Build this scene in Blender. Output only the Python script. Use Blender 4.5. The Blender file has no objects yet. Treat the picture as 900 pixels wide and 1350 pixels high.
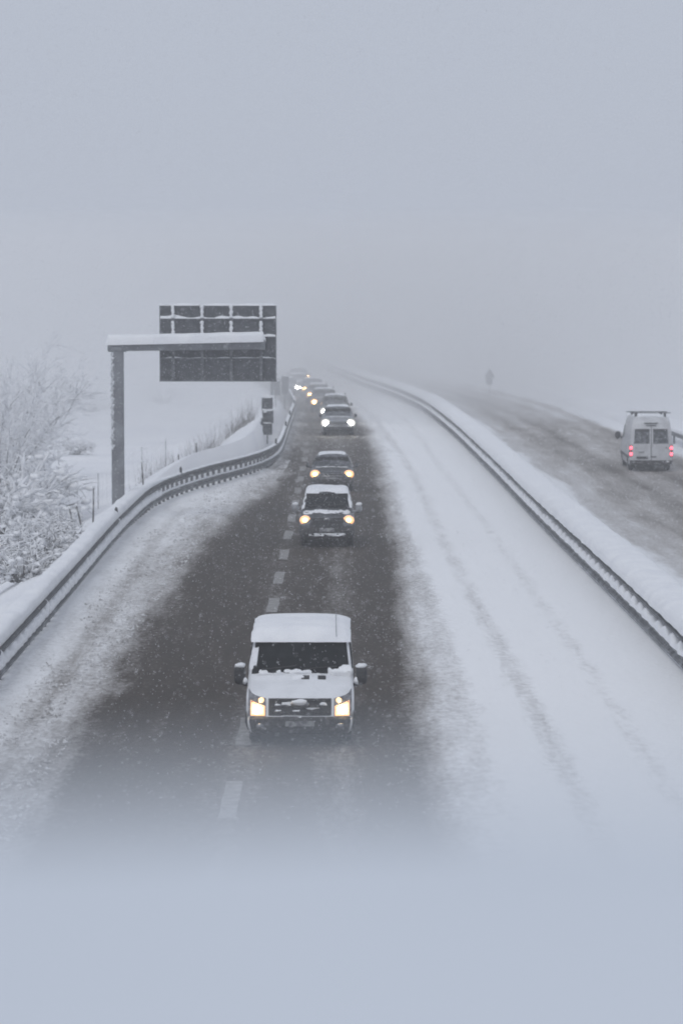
import bpy, bmesh, math, random
import numpy as np
from mathutils import Vector, Matrix, noise as mnoise
from mathutils.geometry import tessellate_polygon
random.seed(7); rng = np.random.default_rng(11)
S = bpy.context.scene
COL = S.collection
H_CAM = 8.3
R = math.radians

# ------------------------------------------------------------------ materials
def mat(name, c1, rough=0.6, c2=None, scale=5.0, lo=0.4, hi=0.6, metal=0.0, bump=0.0, bscale=40.0, detail=6.0, spec=0.5, stretch=None, coat=0.0):
    m = bpy.data.materials.new(name); m.use_nodes = True
    nt = m.node_tree; b = nt.nodes['Principled BSDF']
    b.inputs['Base Color'].default_value = (*c1, 1); b.inputs['Roughness'].default_value = rough
    b.inputs['Metallic'].default_value = metal; b.inputs['Specular IOR Level'].default_value = spec
    b.inputs['Coat Weight'].default_value = coat
    tc = nt.nodes.new('ShaderNodeTexCoord'); src = tc.outputs['Object']
    if stretch:
        mp = nt.nodes.new('ShaderNodeMapping'); mp.inputs['Scale'].default_value = stretch
        nt.links.new(src, mp.inputs['Vector']); src = mp.outputs['Vector']
    if c2 is not None:
        n = nt.nodes.new('ShaderNodeTexNoise'); n.inputs['Scale'].default_value = scale; n.inputs['Detail'].default_value = detail
        nt.links.new(src, n.inputs['Vector'])
        r = nt.nodes.new('ShaderNodeValToRGB')
        r.color_ramp.elements[0].position = lo; r.color_ramp.elements[1].position = hi
        r.color_ramp.elements[0].color = (*c1, 1); r.color_ramp.elements[1].color = (*c2, 1)
        nt.links.new(n.outputs['Fac'], r.inputs['Fac']); nt.links.new(r.outputs['Color'], b.inputs['Base Color'])
    if bump:
        n2 = nt.nodes.new('ShaderNodeTexNoise'); n2.inputs['Scale'].default_value = bscale; n2.inputs['Detail'].default_value = 5
        nt.links.new(src, n2.inputs['Vector'])
        bp = nt.nodes.new('ShaderNodeBump'); bp.inputs['Strength'].default_value = bump; bp.inputs['Distance'].default_value = 0.05
        nt.links.new(n2.outputs['Fac'], bp.inputs['Height']); nt.links.new(bp.outputs['Normal'], b.inputs['Normal'])
    return m

def emit(name, col, strength):
    m = bpy.data.materials.new(name); m.use_nodes = True
    b = m.node_tree.nodes['Principled BSDF']
    b.inputs['Base Color'].default_value = (0.5, 0.5, 0.5, 1); b.inputs['Roughness'].default_value = 0.2
    b.inputs['Emission Color'].default_value = (*col, 1); b.inputs['Emission Strength'].default_value = strength
    return m

SNOW = (0.89, 0.895, 0.905)
M = dict(
    snow=mat('snow', SNOW, 0.9, (0.78, 0.79, 0.82), 1.6, 0.3, 0.75, bump=0.5, bscale=9, spec=0.2),
    ground=mat('snow_ground', SNOW, 0.95, (0.74, 0.75, 0.79), 0.22, 0.3, 0.8, bump=0.6, bscale=1.7, spec=0.15),
    clod=mat('slush_clod', (0.33, 0.32, 0.315), 0.95, (0.68, 0.68, 0.69), 1.3, 0.36, 0.58, spec=0.1),
    slush=mat('slush', (0.62, 0.62, 0.64), 0.9, (0.40, 0.39, 0.39), 3.0, 0.3, 0.75, bump=0.8, bscale=10, spec=0.2),
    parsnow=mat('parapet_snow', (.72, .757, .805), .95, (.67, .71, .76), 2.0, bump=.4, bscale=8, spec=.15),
    parapet=mat('parapet_concrete', (0.33, 0.33, 0.33), 0.85, (0.24, 0.24, 0.25), 4.0, bump=0.3),
    steel=mat('galvanised_steel', (0.17, 0.18, 0.195), 0.5, (0.10, 0.105, 0.115), 2.2, 0.35, 0.7, metal=0.25),
    rail=mat('rail_steel', (0.105, 0.11, 0.12), 0.55, (0.32, 0.33, 0.35), 2.6, 0.5, 0.75, metal=0.2, stretch=(1, .4, 1.5)),
    darkrail=mat('dark_rail_steel', (0.06, 0.063, 0.07), 0.55, (0.20, 0.21, 0.23), 3.2, 0.52, 0.78, metal=0.2, stretch=(1, .4, 1.5)),
    gritrail=mat('gritty_rail_steel', (0.07, 0.072, 0.08), 0.7, (0.34, 0.35, 0.37), 4.0, 0.42, 0.72, metal=0.1),
    post=mat('post_steel', (0.075, 0.078, 0.085), 0.6, (0.16, 0.16, 0.17), 6.0, metal=0.2),
    column=mat('column_steel', (0.15, 0.155, 0.17), 0.55, (0.24, 0.25, 0.27), 1.3, 0.4, 0.65, metal=0.15),
    frost=mat('frost', (0.70, 0.71, 0.74), 0.95, (0.35, 0.36, 0.38), 9.0, 0.42, 0.6),
    board=mat('board_back', (0.050, 0.054, 0.063), 0.6, (0.085, 0.09, 0.10), 5.0, 0.4, 0.7, metal=0.1),
    rib=mat('board_rib', (0.085, 0.09, 0.10), 0.6, (0.20, 0.205, 0.22), 5.0, 0.45, 0.7),
    wood=mat('stake_wood', (0.06, 0.055, 0.052), 0.9, (0.45, 0.45, 0.46), 4.0, .45, .62),
    wire=mat('fence_wire', (0.36, 0.36, 0.37), 0.7, (0.7, 0.7, 0.72), 4.0, 0.4, 0.6),
    bark=mat('dark_bark', (0.050, 0.046, 0.046), 0.95, (0.10, 0.094, 0.092), 6.0),
    frostbark=mat('frosted_bark', (0.16, 0.155, 0.155), 0.95, (0.66, 0.67, 0.69), 3.0, 0.40, 0.55),
    reed=mat('dry_reed', (0.12, 0.108, 0.098), 0.95, (0.30, 0.29, 0.29), 2.0, 0.35, 0.65),
    paint=mat('worn_marking', (0.33, 0.32, 0.31), 0.7, (0.15, 0.142, 0.135), 5.0, 0.35, 0.7, bump=0.2),
    white=mat('white_paint', (0.78, 0.79, 0.81), 0.35, (0.62, 0.63, 0.65), 2.5, 0.45, 0.8, coat=0.3),
    vanwhite=mat('dirty_white_paint', (0.56, 0.565, 0.58), 0.45, (0.40, 0.40, 0.41), 2.5, 0.4, 0.75, coat=0.2),
    silver=mat('silver_paint', (0.34, 0.35, 0.37), 0.35, (0.22, 0.22, 0.23), 3.0, 0.42, 0.7, metal=0.3, coat=0.3),
    grey=mat('grey_paint', (0.11, 0.113, 0.12), 0.35, (0.17, 0.17, 0.175), 3.0, 0.45, 0.75, metal=0.3, coat=0.3),
    black=mat('black_paint', (0.03, 0.031, 0.034), 0.35, (0.08, 0.08, 0.08), 3.0, 0.5, 0.8, coat=0.3),
    blue=mat('blue_paint', (0.05, 0.07, 0.11), 0.35, (0.10, 0.105, 0.12), 3.0, 0.5, 0.8, coat=0.3),
    plastic=mat('black_plastic', (0.022, 0.022, 0.024), 0.6, (0.06, 0.06, 0.062), 7.0, 0.45, 0.75, bump=0.2),
    slushplastic=mat('slushy_bumper', (0.028, 0.027, 0.027), 0.7, (0.15, 0.145, 0.14), 11.0, 0.52, 0.74, bump=0.4, bscale=30),
    glass=mat('dark_glass', (0.008, 0.009, 0.010), 0.12, (0.030, 0.032, 0.034), 3.0, 0.5, 0.8, spec=0.15),
    frostglass=mat('frosted_glass', (0.035, 0.038, 0.045), 0.3, (0.24, 0.25, 0.27), 6.0, 0.42, 0.75, spec=0.35),
    lens=mat('lamp_housing', (0.32, 0.32, 0.33), 0.2, (0.14, 0.14, 0.15), 14, metal=0.5),
    chrome=mat('trim_metal', (0.35, 0.35, 0.36), 0.3, (0.2, 0.2, 0.21), 9, metal=0.7),
    plate=mat('plate', (0.26, 0.26, 0.265), 0.6, (0.09, 0.09, 0.095), 12.0, 0.45, 0.62),
    tyre=mat('tyre_rubber', (0.018, 0.018, 0.018), 0.85, (0.15, 0.15, 0.15), 7.0, 0.52, 0.75, bump=0.4),
    rim=mat('wheel_rim', (0.20, 0.20, 0.21), 0.5, (0.10, 0.10, 0.1), 8, metal=0.4),
    under=mat('underbody', (0.012, 0.012, 0.012), 0.95, (0.02, 0.02, 0.02), 5),
    reflector=mat('reflector_grey', (0.035, 0.036, 0.04), 0.6, (0.06, 0.06, 0.06), 8),
    warm=emit('warm_headlamp', (1.0, 0.60, 0.22), 2.3),
    warmdim=emit('warm_side_lamp', (1.0, 0.55, 0.20), 2.6),
    warmfar=emit('warm_far_headlamp', (1.0, 0.60, 0.22), 22.0),
    cool=emit('cool_headlamp', (1.0, 0.98, 0.90), 90.0),
    bulb=emit('amber_bulb', (1.0, 0.72, 0.38), 45.0),
    glowamber=emit('amber_lamp_glow', (1.0, 0.45, 0.12), 1.3), glowwhite=emit('white_lamp_glow', (1.0, 0.97, 0.86), 1.0),
    tail=emit('tail_lamp', (1.0, 0.05, 0.10), 3.2),
    flake=mat('snow_flake', (0.85, 0.86, 0.88), 0.95, (0.8, 0.81, 0.84), 3.0),
)

# ------------------------------------------------------------------ helpers
class MB:
    def __init__(s): s.v = []; s.f = []
    def add(s, vs, fs):
        o = len(s.v); s.v += [tuple(v) for v in vs]; s.f += [tuple(i + o for i in f) for f in fs]
    def box(s, c, d, rot=None):
        vs = []
        for x in (-.5, .5):
            for y in (-.5, .5):
                for z in (-.5, .5):
                    p = Vector((x*d[0], y*d[1], z*d[2]))
                    if rot is not None: p = rot @ p
                    vs.append((p.x+c[0], p.y+c[1], p.z+c[2]))
        s.add(vs, [(0,1,3,2),(4,6,7,5),(0,4,5,1),(2,3,7,6),(0,2,6,4),(1,5,7,3)])
    def grid(s, P, closed_u=False):
        nu, nv = len(P), len(P[0]); vs = [p for row in P for p in row]
        fs = []
        for i in range(nu - (0 if closed_u else 1)):
            for j in range(nv-1):
                a = i*nv+j; b = ((i+1) % nu)*nv+j
                fs.append((a, b, b+1, a+1))
        s.add(vs, fs)
    def tube(s, pts, rads, n=4, cap=True):
        pts = [Vector(p) for p in pts]; vs = []; fs = []
        up0 = Vector((0.13, 0.21, 1))
        for i, p in enumerate(pts):
            t = (pts[min(i+1, len(pts)-1)] - pts[max(i-1, 0)])
            if t.length < 1e-9: t = Vector((0,0,1))
            t.normalize(); a = t.cross(up0 if abs(t.z) < .97 else Vector((1,0,0))); a.normalize(); b = t.cross(a)
            r = rads[i] if hasattr(rads, '__len__') else rads
            for k in range(n):
                w = 2*math.pi*k/n; q = p + a*(r*math.cos(w)) + b*(r*math.sin(w)); vs.append((q.x,q.y,q.z))
        for i in range(len(pts)-1):
            for k in range(n):
                fs.append((i*n+k, i*n+(k+1)%n, (i+1)*n+(k+1)%n, (i+1)*n+k))
        if cap:
            fs.append(tuple(range(n-1,-1,-1))); fs.append(tuple((len(pts)-1)*n+k for k in range(n)))
        s.add(vs, fs)
    def build(s, name, m, parent=None, smooth=False, loc=None, kind=None, bevel=0):
        me = bpy.data.meshes.new(name); me.from_pydata(s.v, [], s.f); me.update()
        me.materials.append(m)
        if smooth:
            me.polygons.foreach_set('use_smooth', [True]*len(me.polygons))
        o = bpy.data.objects.new(name, me); COL.objects.link(o)
        if loc is not None: o.location = loc
        if parent is not None: o.parent = parent
        if kind: o['kind'] = kind
        if bevel:
            bv = o.modifiers.new('b', 'BEVEL'); bv.width = bevel; bv.segments = 2; bv.limit_method = 'ANGLE'
        return o

def tag(o, label, cat, group=None):
    o['label'] = label; o['category'] = cat
    if group: o['group'] = group
    return o
def thing(name, label, cat, loc=(0,0,0), rz=0, group=None):
    o = bpy.data.objects.new(name, None); COL.objects.link(o); o.empty_display_size = .3
    o.location = loc; o.rotation_euler = (0,0,rz)
    return tag(o, label, cat, group)
def copy_tree(o, parent=None):
    c = o.copy(); COL.objects.link(c); c.parent = parent
    for ch in list(o.children): copy_tree(ch, c)
    return c
def blob(mb, c, r, seed=0.0, amp=0.3, nu=8, nv=6, flat=1.0):
    P = []
    for i in range(nu):
        row = []
        for j in range(nv+1):
            th = math.pi*j/nv; ph = 2*math.pi*i/nu
            d = Vector((math.sin(th)*math.cos(ph), math.sin(th)*math.sin(ph), math.cos(th)))
            k = 1 + amp*mnoise.noise(d*1.3 + Vector((seed, seed*.7, -seed)))
            row.append((c[0]+d.x*r[0]*k, c[1]+d.y*r[1]*k, c[2]+d.z*r[2]*k*flat))
        P.append(row)
    mb.grid(P, True)
def sstep(a, b, x):
    t = np.clip((x-a)/(b-a), 0, 1); return t*t*(3-2*t)

# ------------------------------------------------------------------ road alignment (metres; y runs along the motorway)
YS = np.arange(-60, 1400, 1.0)
def curve(tab, sig):
    x = np.interp(YS, [t[0] for t in tab], [t[1] for t in tab])
    n0 = int(np.searchsorted(YS, tab[-1][0])); sl = (tab[-1][1]-tab[-2][1])/(tab[-1][0]-tab[-2][0])
    x[n0:] = tab[-1][1] + sl*(YS[n0:]-tab[-1][0])
    k = np.exp(-.5*(np.arange(-4*sig, 4*sig+1)/sig)**2); k /= k.sum()
    xp = np.pad(x, int(4*sig), mode='reflect', reflect_type='odd'); return np.convolve(xp, k, 'valid')
MED = curve([(-60,7.5),(65,7.45),(85.6,7.2),(103,6.95),(125,6.82),(166,6.4),(201,5.67),(228,4.0),(251,1.9),(289,-.75),(317,-2.6),(381,-6.4)], 8)
LRAIL = curve([(-60,-7.15),(62,-7.12),(80,-7.2),(95,-7.3),(109,-7.2),(115,-6.75),(123,-5.55),(130,-3.98),(136,-3.25),(142,-2.95),(163,-3.0),(197,-3.05),(215,-3.7),(240,-5.2),(289,-9.5),(317,-11.3),(381,-15.2)], 3)
LANE = MED - 9.3
LANE = np.where(YS < 150, np.minimum(-1.8, -1.8), LANE - (np.interp(150, YS, LANE) + 1.8))
def at(tab, y): return np.interp(y, YS, tab)
def heading(tab, y): return -math.atan((at(tab, y+4)-at(tab, y-4))/8)
RMED = MED + 0.95                                    # right face of the central barrier
REDGE = MED + 10.9 + np.interp(YS, [0,120,160,260], [0.6,0.3,0,0])

# ------------------------------------------------------------------ left carriageway with its snow cover
def surf(name, xs_fn, ys, cover_fn, m, zbase=0.0):
    X, Y = xs_fn(ys); C, Z = cover_fn(X, Y)
    nu, nv = X.shape
    vs = np.stack([X, Y, Z+zbase], -1).reshape(-1, 3)
    idx = np.arange(nu*nv).reshape(nu, nv)
    fs = np.stack([idx[:-1,:-1], idx[:-1,1:], idx[1:,1:], idx[1:,:-1]], -1).reshape(-1, 4)
    me = bpy.data.meshes.new(name); me.from_pydata(vs.tolist(), [], fs.tolist()); me.update()
    a = me.attributes.new('cover', 'FLOAT', 'POINT'); a.data.foreach_set('value', C.reshape(-1).astype(np.float32))
    me.polygons.foreach_set('use_smooth', [True]*len(me.polygons)); me.materials.append(m)
    o = bpy.data.objects.new(name, me); COL.objects.link(o); o['kind'] = 'structure'
    return o
def vnoise(X, Y, sx, sy, seed, octv=3):
    out = np.zeros(X.shape); amp = 1.0; tot = 0
    for k in range(octv):
        r = np.random.default_rng(seed+k); G = r.random((256, 256))
        u = X/sx*(2**k)+17.3*k; v = Y/sy*(2**k)+5.1*k
        i = np.floor(u).astype(int); j = np.floor(v).astype(int); fu = u-i; fv = v-j
        fu = fu*fu*(3-2*fu); fv = fv*fv*(3-2*fv)
        g = lambda a, b: G[a % 256, b % 256]
        out += amp*((g(i,j)*(1-fu)+g(i+1,j)*fu)*(1-fv)+(g(i,j+1)*(1-fu)+g(i+1,j+1)*fu)*fv); tot += amp; amp *= .5
    return out/tot
def road_mat(name, asphalt, a2, slush, white, nscale=3.0, stretch=(1,.12,1), contrast=0.6):
    m = bpy.data.materials.new(name); m.use_nodes = True; nt = m.node_tree; b = nt.nodes['Principled BSDF']
    at_ = nt.nodes.new('ShaderNodeAttribute'); at_.attribute_name = 'cover'
    tc = nt.nodes.new('ShaderNodeTexCoord'); mp = nt.nodes.new('ShaderNodeMapping'); mp.inputs['Scale'].default_value = stretch
    nt.links.new(tc.outputs['Object'], mp.inputs['Vector'])
    n1 = nt.nodes.new('ShaderNodeTexNoise'); n1.inputs['Scale'].default_value = nscale; n1.inputs['Detail'].default_value = 9; n1.inputs['Roughness'].default_value = .72
    nt.links.new(mp.outputs['Vector'], n1.inputs['Vector'])
    s = nt.nodes.new('ShaderNodeMath'); s.operation = 'MULTIPLY_ADD'; s.inputs[1].default_value = contrast; s.inputs[2].default_value = -contrast*.5
    nt.links.new(n1.outputs['Fac'], s.inputs[0])
    ad = nt.nodes.new('ShaderNodeMath'); ad.operation = 'ADD'
    n3 = nt.nodes.new('ShaderNodeTexNoise'); n3.inputs['Scale'].default_value = 7.5; n3.inputs['Detail'].default_value = 8; n3.inputs['Roughness'].default_value = .8
    mp3 = nt.nodes.new('ShaderNodeMapping'); mp3.inputs['Scale'].default_value = (1, .42, 1)
    nt.links.new(tc.outputs['Object'], mp3.inputs['Vector']); nt.links.new(mp3.outputs['Vector'], n3.inputs['Vector'])
    s3 = nt.nodes.new('ShaderNodeMath'); s3.operation = 'MULTIPLY_ADD'; s3.inputs[1].default_value = contrast*1.7; s3.inputs[2].default_value = -contrast*.85
    nt.links.new(n3.outputs['Fac'], s3.inputs[0])
    s4 = nt.nodes.new('ShaderNodeMath'); s4.operation = 'ADD'; nt.links.new(s.outputs[0], s4.inputs[0]); nt.links.new(s3.outputs[0], s4.inputs[1]); s = s4
    nt.links.new(s.outputs[0], ad.inputs[0]); nt.links.new(at_.outputs['Fac'], ad.inputs[1])
    r = nt.nodes.new('ShaderNodeValToRGB'); e = r.color_ramp.elements
    e[0].position = 0.0; e[0].color = (*asphalt, 1); e[1].position = 1.0; e[1].color = (*white, 1)
    for p, c in ((.22, a2), (.52, slush), (.80, tuple(.35*a+.65*b_ for a, b_ in zip(slush, white)))):
        k = e.new(p); k.color = (*c, 1)
    nt.links.new(ad.outputs[0], r.inputs['Fac']); nt.links.new(r.outputs['Color'], b.inputs['Base Color'])
    r2 = nt.nodes.new('ShaderNodeMapRange'); r2.inputs['To Min'].default_value = .68; r2.inputs['To Max'].default_value = .92
    nt.links.new(ad.outputs[0], r2.inputs['Value']); nt.links.new(r2.outputs['Result'], b.inputs['Roughness'])
    b.inputs['Specular IOR Level'].default_value = 0.13
    n2 = nt.nodes.new('ShaderNodeTexNoise'); n2.inputs['Scale'].default_value = 6; n2.inputs['Detail'].default_value = 8
    nt.links.new(tc.outputs['Object'], n2.inputs['Vector'])
    bp = nt.nodes.new('ShaderNodeBump'); bp.inputs['Strength'].default_value = .55; bp.inputs['Distance'].default_value = .06
    nt.links.new(n2.outputs['Fac'], bp.inputs['Height']); nt.links.new(bp.outputs['Normal'], b.inputs['Normal'])
    return m
ys_road = np.concatenate([np.arange(22, 160, .4), np.arange(160, 300, 1.0), np.arange(300, 760, 5.0)])
DL = [(-60,-4.6),(50,-4.7),(57,-4.75),(65,-4.75),(77,-4.65),(96,-4.35),(106,-3.95),(114,-3.4),(122,-2.8),(134,-2.35),(150,-2.15),(182,-2.05)]
DLX = np.interp(YS, [t[0] for t in DL], [t[1] for t in DL]); DLX = np.where(YS > 182, -2.15 + (LANE-at(LANE, 182)), DLX)
DRX = np.where(YS > 150, 1.75+(LANE-at(LANE,150)), 1.75)
def cover_left(X, Y):
    dl = at(DLX, Y); dr = at(DRX, Y); med = at(MED, Y); lr = at(LRAIL, Y)
    n = vnoise(X, Y, 1.4, 16.0, 3, 4)-.5; n2 = vnoise(X, Y, .6, 3.6, 9, 3)-.5
    left = sstep(-1.2, 1.6, (dl - X) + n*.95 + n2*.6)*.80
    left += .16*sstep(1.2, 2.2, dl-X) + n2*.22*(left > .25)
    left -= .20*np.exp(-((X-(lr+1.15))/.22)**2)*sstep(.2, .6, left) * (Y < 112)
    right = sstep(-1.0, 1.25, (X-dr) + n*.55 + n2*.4)*1.22
    t1 = np.exp(-((X-(med-3.62+.10*np.sin(Y/17)))/.34)**2); t2 = np.exp(-((X-(med-1.98+.08*np.sin(Y/13)))/.36)**2)
    t3 = np.exp(-((X-(med-4.9))/.35)**2)
    right -= (t1*(.35+.10*n2+.05*sstep(100,60,Y)) + t2*(.29+.06*n2) + t3*(.22+.15*n2))*sstep(.6,1,right)
    mid = .15 + .12*np.exp(-((X-at(LANE,Y)-1.75)/.45)**2) + n2*.10 + n*.16
    mid += .12*np.exp(-((X-at(LANE,Y)-.0)/.35)**2)
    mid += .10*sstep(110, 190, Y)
    C = np.maximum(np.maximum(left, right), mid)
    C += .25*sstep(1.0, .2, med-X)
    thick = sstep(.35, 1.0, C)
    Z = .05*thick + .03*thick*(n2+.5*n) + .12*sstep(.8, .1, X-lr)*(n2+.6) - .025*t1*thick - .018*t2*thick
    return C, np.maximum(Z, 0)
def xs_left(ys):
    lr = at(LRAIL, ys)-.45; md = at(MED, ys)+.25
    t = np.linspace(0, 1, 96)
    return lr[:,None]+(md-lr)[:,None]*t[None,:], np.repeat(ys[:,None], 96, 1)
M['road'] = road_mat('wet_road_with_snow', (.031,.0235,.017), (.060,.048,.038), (.36,.345,.335), (.89,.895,.905))
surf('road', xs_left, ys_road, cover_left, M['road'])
def cover_right(X, Y):
    m = at(RMED, Y); s = X-m; w = at(REDGE, Y)-m
    n = vnoise(X, Y, 1.4, 14.0, 21, 4)-.5; n2 = vnoise(X, Y, .6, 2.0, 33, 3)-.5
    C = .47 + n*.44 + n2*.2 - .12*sstep(4.5, 8, s)*sstep(150, 110, Y)
    for c in (3.2, 4.9, 6.9, 8.5):
        C -= .15*np.exp(-((s-c-.25*n)/.42)**2)
    C = np.maximum(C, .64*sstep(4.6, 2.3, s+n*1.8)+n2*.12); C = np.maximum(C, 1.0*sstep(2.6, 1.2, s+n*1.6+n2*.6)); C = np.maximum(C, .95*sstep(w-2.2, w-.2, s+n*2.0))
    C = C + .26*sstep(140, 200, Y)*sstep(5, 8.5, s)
    thick = sstep(.4, 1, C)
    return C, .06*thick*(1+n2)
def xs_right(ys):
    a = at(RMED, ys)-.3; b = at(REDGE, ys)+.3; t = np.linspace(0, 1, 72)
    return a[:,None]+(b-a)[:,None]*t[None,:], np.repeat(ys[:,None], 72, 1)
M['road2'] = road_mat('slushy_road', (.070,.060,.052), (.14,.125,.113), (.38,.36,.345), (.82,.83,.85), 2.0, (1,.06,1), .5)
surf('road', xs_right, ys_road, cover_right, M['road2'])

# ------------------------------------------------------------------ ground: one sheet to the edge of the haze
def ground_z(X, Y):
    lr = at(LRAIL, Y); re = at(REDGE, Y); s = lr-X; q = X-re
    und = vnoise(X, Y, 9, 12, 5, 4)-.5; big = vnoise(X, Y, 60, 80, 15, 3)-.5
    zl = np.where(s < .3, -.15, np.where(s < 1.0, -.15+.35*sstep(.3, .9, s), .20 - 1.5*sstep(1.0, 4.5, s)))
    far_bank = sstep(112, 128, Y)*sstep(215, 150, Y)
    zl = np.where(s >= 1.0, zl + far_bank*1.25*sstep(9, 2.2, s), zl)
    zl = zl + np.where(s > 1, und*.5*sstep(1, 6, s) + big*1.2*sstep(8, 40, s), 0) + 3.5*sstep(80, 320, s)
    zr = np.where(q < .3, -.15, -.15+.42*sstep(.3, 1.2, q) - .9*sstep(2, 9, q)) + np.where(q > 1, und*.3 + big*1.0*sstep(8, 40, q), 0)
    return np.where(s > 0, zl, np.where(q > 0, zr, -.15))
def build_ground():
    nx = 210
    def xs(ys):
        lr = at(LRAIL, ys); re = at(REDGE, ys)
        L = -np.concatenate([np.array([720,520,380,280,210,160,125,100,82,68,58,50,44]), np.arange(40, 12, -1.0), np.arange(12, 0, -.3)])
        Rr = -L[::-1]
        rows = [np.concatenate([l+L+.2, np.linspace(l+.3, r-.3, 12), r+Rr-.2]) for l, r in zip(lr, re)]
        X = np.array(rows); return X, np.repeat(ys[:,None], X.shape[1], 1)
    ys = np.concatenate([np.arange(-40, 40, 8.0), np.arange(40, 180, 1.0), np.arange(180, 300, 3.0), np.arange(300, 960, 20.0)])
    o = surf('ground', xs, ys, lambda X, Y: (np.ones(X.shape), ground_z(X, Y)), M['ground'])
build_ground()
def gz(x, y): return float(ground_z(np.array([float(x)]), np.array([float(y)]))[0])

# lane dashes
for k in range(-8, 12):
    y = 77.6 + 7.45*k
    if y < 26: continue
    mb = MB(); P = []
    for i in range(7):
        yy = y - 1.75 + 3.5*i/6; cx = float(at(LANE, yy))
        P.append([(cx-.14+.012*random.uniform(-1,1), yy, .014), (cx+.14+.012*random.uniform(-1,1), yy, .014)])
    mb.grid([[p[0] for p in P], [p[1] for p in P]])
    mb.f = [f[::-1] for f in mb.f]
    mb.build('lane_marking', M['paint'], kind='structure')

# clods of slush thrown on to the shoulders (nobody could count them)
mbc = MB()
for i in range(5200):
    y = 34 + 109*random.random()**1.1
    if True:
        a, b = float(at(LRAIL, y))+.25, float(at(DLX, y))-.25; x = a+(b-a)*random.random()**.8
    else:
        x = 1.75+random.gauss(.9, .7)
    if mnoise.noise(Vector((x*.9, y*.12, 4))) < -.12: continue
    r = random.uniform(.012, .036)*(1.5 if random.random() < .08 else 1)
    vs = [(x+r*random.uniform(.7,1.6), y, .05), (x-r*random.uniform(.7,1.6), y, .05), (x, y+r*random.uniform(.8,2.2), .05), (x, y-r*random.uniform(.8,2.2), .05), (x+r*random.uniform(-.3,.3), y, .06+r*random.uniform(.5,1.2))]
    mbc.add(vs, [(0,2,4),(2,1,4),(1,3,4),(3,0,4)])
cl = mbc.build('slush_clods', M['clod'], kind='stuff'); tag(cl, 'small grey clods of slush scattered along the snowy shoulders', 'slush')
# ------------------------------------------------------------------ guard rails
def sweep(prof, xs_tab, y0, y1, step, off=0.0, wob=0.0, closed=True, seed=0):
    mb = MB(); n = max(2, int((y1-y0)/step)); P = []
    for i in range(n+1):
        y = y0+(y1-y0)*i/n; x = float(at(xs_tab, y)); h = heading(xs_tab, y); c, s_ = math.cos(h), math.sin(h)
        row = []
        for j, (px, pz) in enumerate(prof):
            u = px+off; row.append((x+u*c, y+u*s_, pz))
        if closed: row.append(row[0])
        P.append(row)
    mb.grid(P); return mb
def wbeam(z0, h, d=.085):          # two-ridge rail, face towards +x
    fr = [(0,z0),(d,z0+.12*h),(d,z0+.30*h),(.015,z0+.46*h),(.015,z0+.54*h),(d,z0+.70*h),(d,z0+.88*h),(0,z0+h)]
    return fr + [(-.012, z0+h), (-.012, z0)]
def snow_sweep(xs_tab, y0, y1, step, off, zb, w, h, seed, amp=.25, lump=None, sag=0.0, fr=.7):
    mb = MB(); n = int((y1-y0)/step); P = []
    for i in range(n+1):
        y = y0+(y1-y0)*i/n; x = float(at(xs_tab, y)); hd = heading(xs_tab, y); c, s_ = math.cos(hd), math.sin(hd)
        k = 1 + amp*mnoise.noise(Vector((seed, y*fr, 0))) + .5*amp*mnoise.noise(Vector((seed+9, y*fr*3.3, 0)))
        k2 = 1 + .5*amp*mnoise.noise(Vector((seed+3, y*fr*1.4, 2)))
        if lump: k *= 1 + lump[1]*math.cos(2*math.pi*y/lump[0] + 1.3*mnoise.noise(Vector((seed, y*.2, 5))))
        row = []
        for j in range(11):
            a = math.pi*(1-j/10); ca, sa = math.cos(a), math.sin(a)
            px = off + .5*w*k2*math.copysign(abs(ca)**.75, ca); pz = zb + h*k*(sa**.75) - (sag if 2 > j or j > 8 else 0)
            pz += .012*mnoise.noise(Vector((px*9, y*2.5, seed)))
            row.append((x+px*c, y+px*s_, pz))
        row.append(row[0]); P.append(row)
    mb.grid(P); return mb
def posts(root, tab, off, y0, y1, sp, h, size, m, tagstuff):
    k = 0; y = y0; rest = MB(); proto = None
    while y < y1:
        x = float(at(tab, y)); hd = heading(tab, y); rot = Matrix.Rotation(hd, 3, 'Z')
        px, py = x+off*math.cos(hd), y+off*math.sin(hd)
        if k < tagstuff:
            if proto is None:
                mb = MB(); mb.box((0,0,h/2-.1), (size[0], size[1], h+.2)); proto = mb.build('post', m, root); p = proto
            else:
                p = proto.copy(); COL.objects.link(p); p.parent = root
            p.location = (px, py, 0); p.rotation_euler = (0,0,hd)
        else:
            rest.box((px, py, h/2-.1), (size[0], size[1], h+.2), rot)
        y += sp if k < tagstuff else sp*2; k += 1
    if rest.v:
        o = rest.build('post_row', m, root); o['kind'] = 'stuff'

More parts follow.
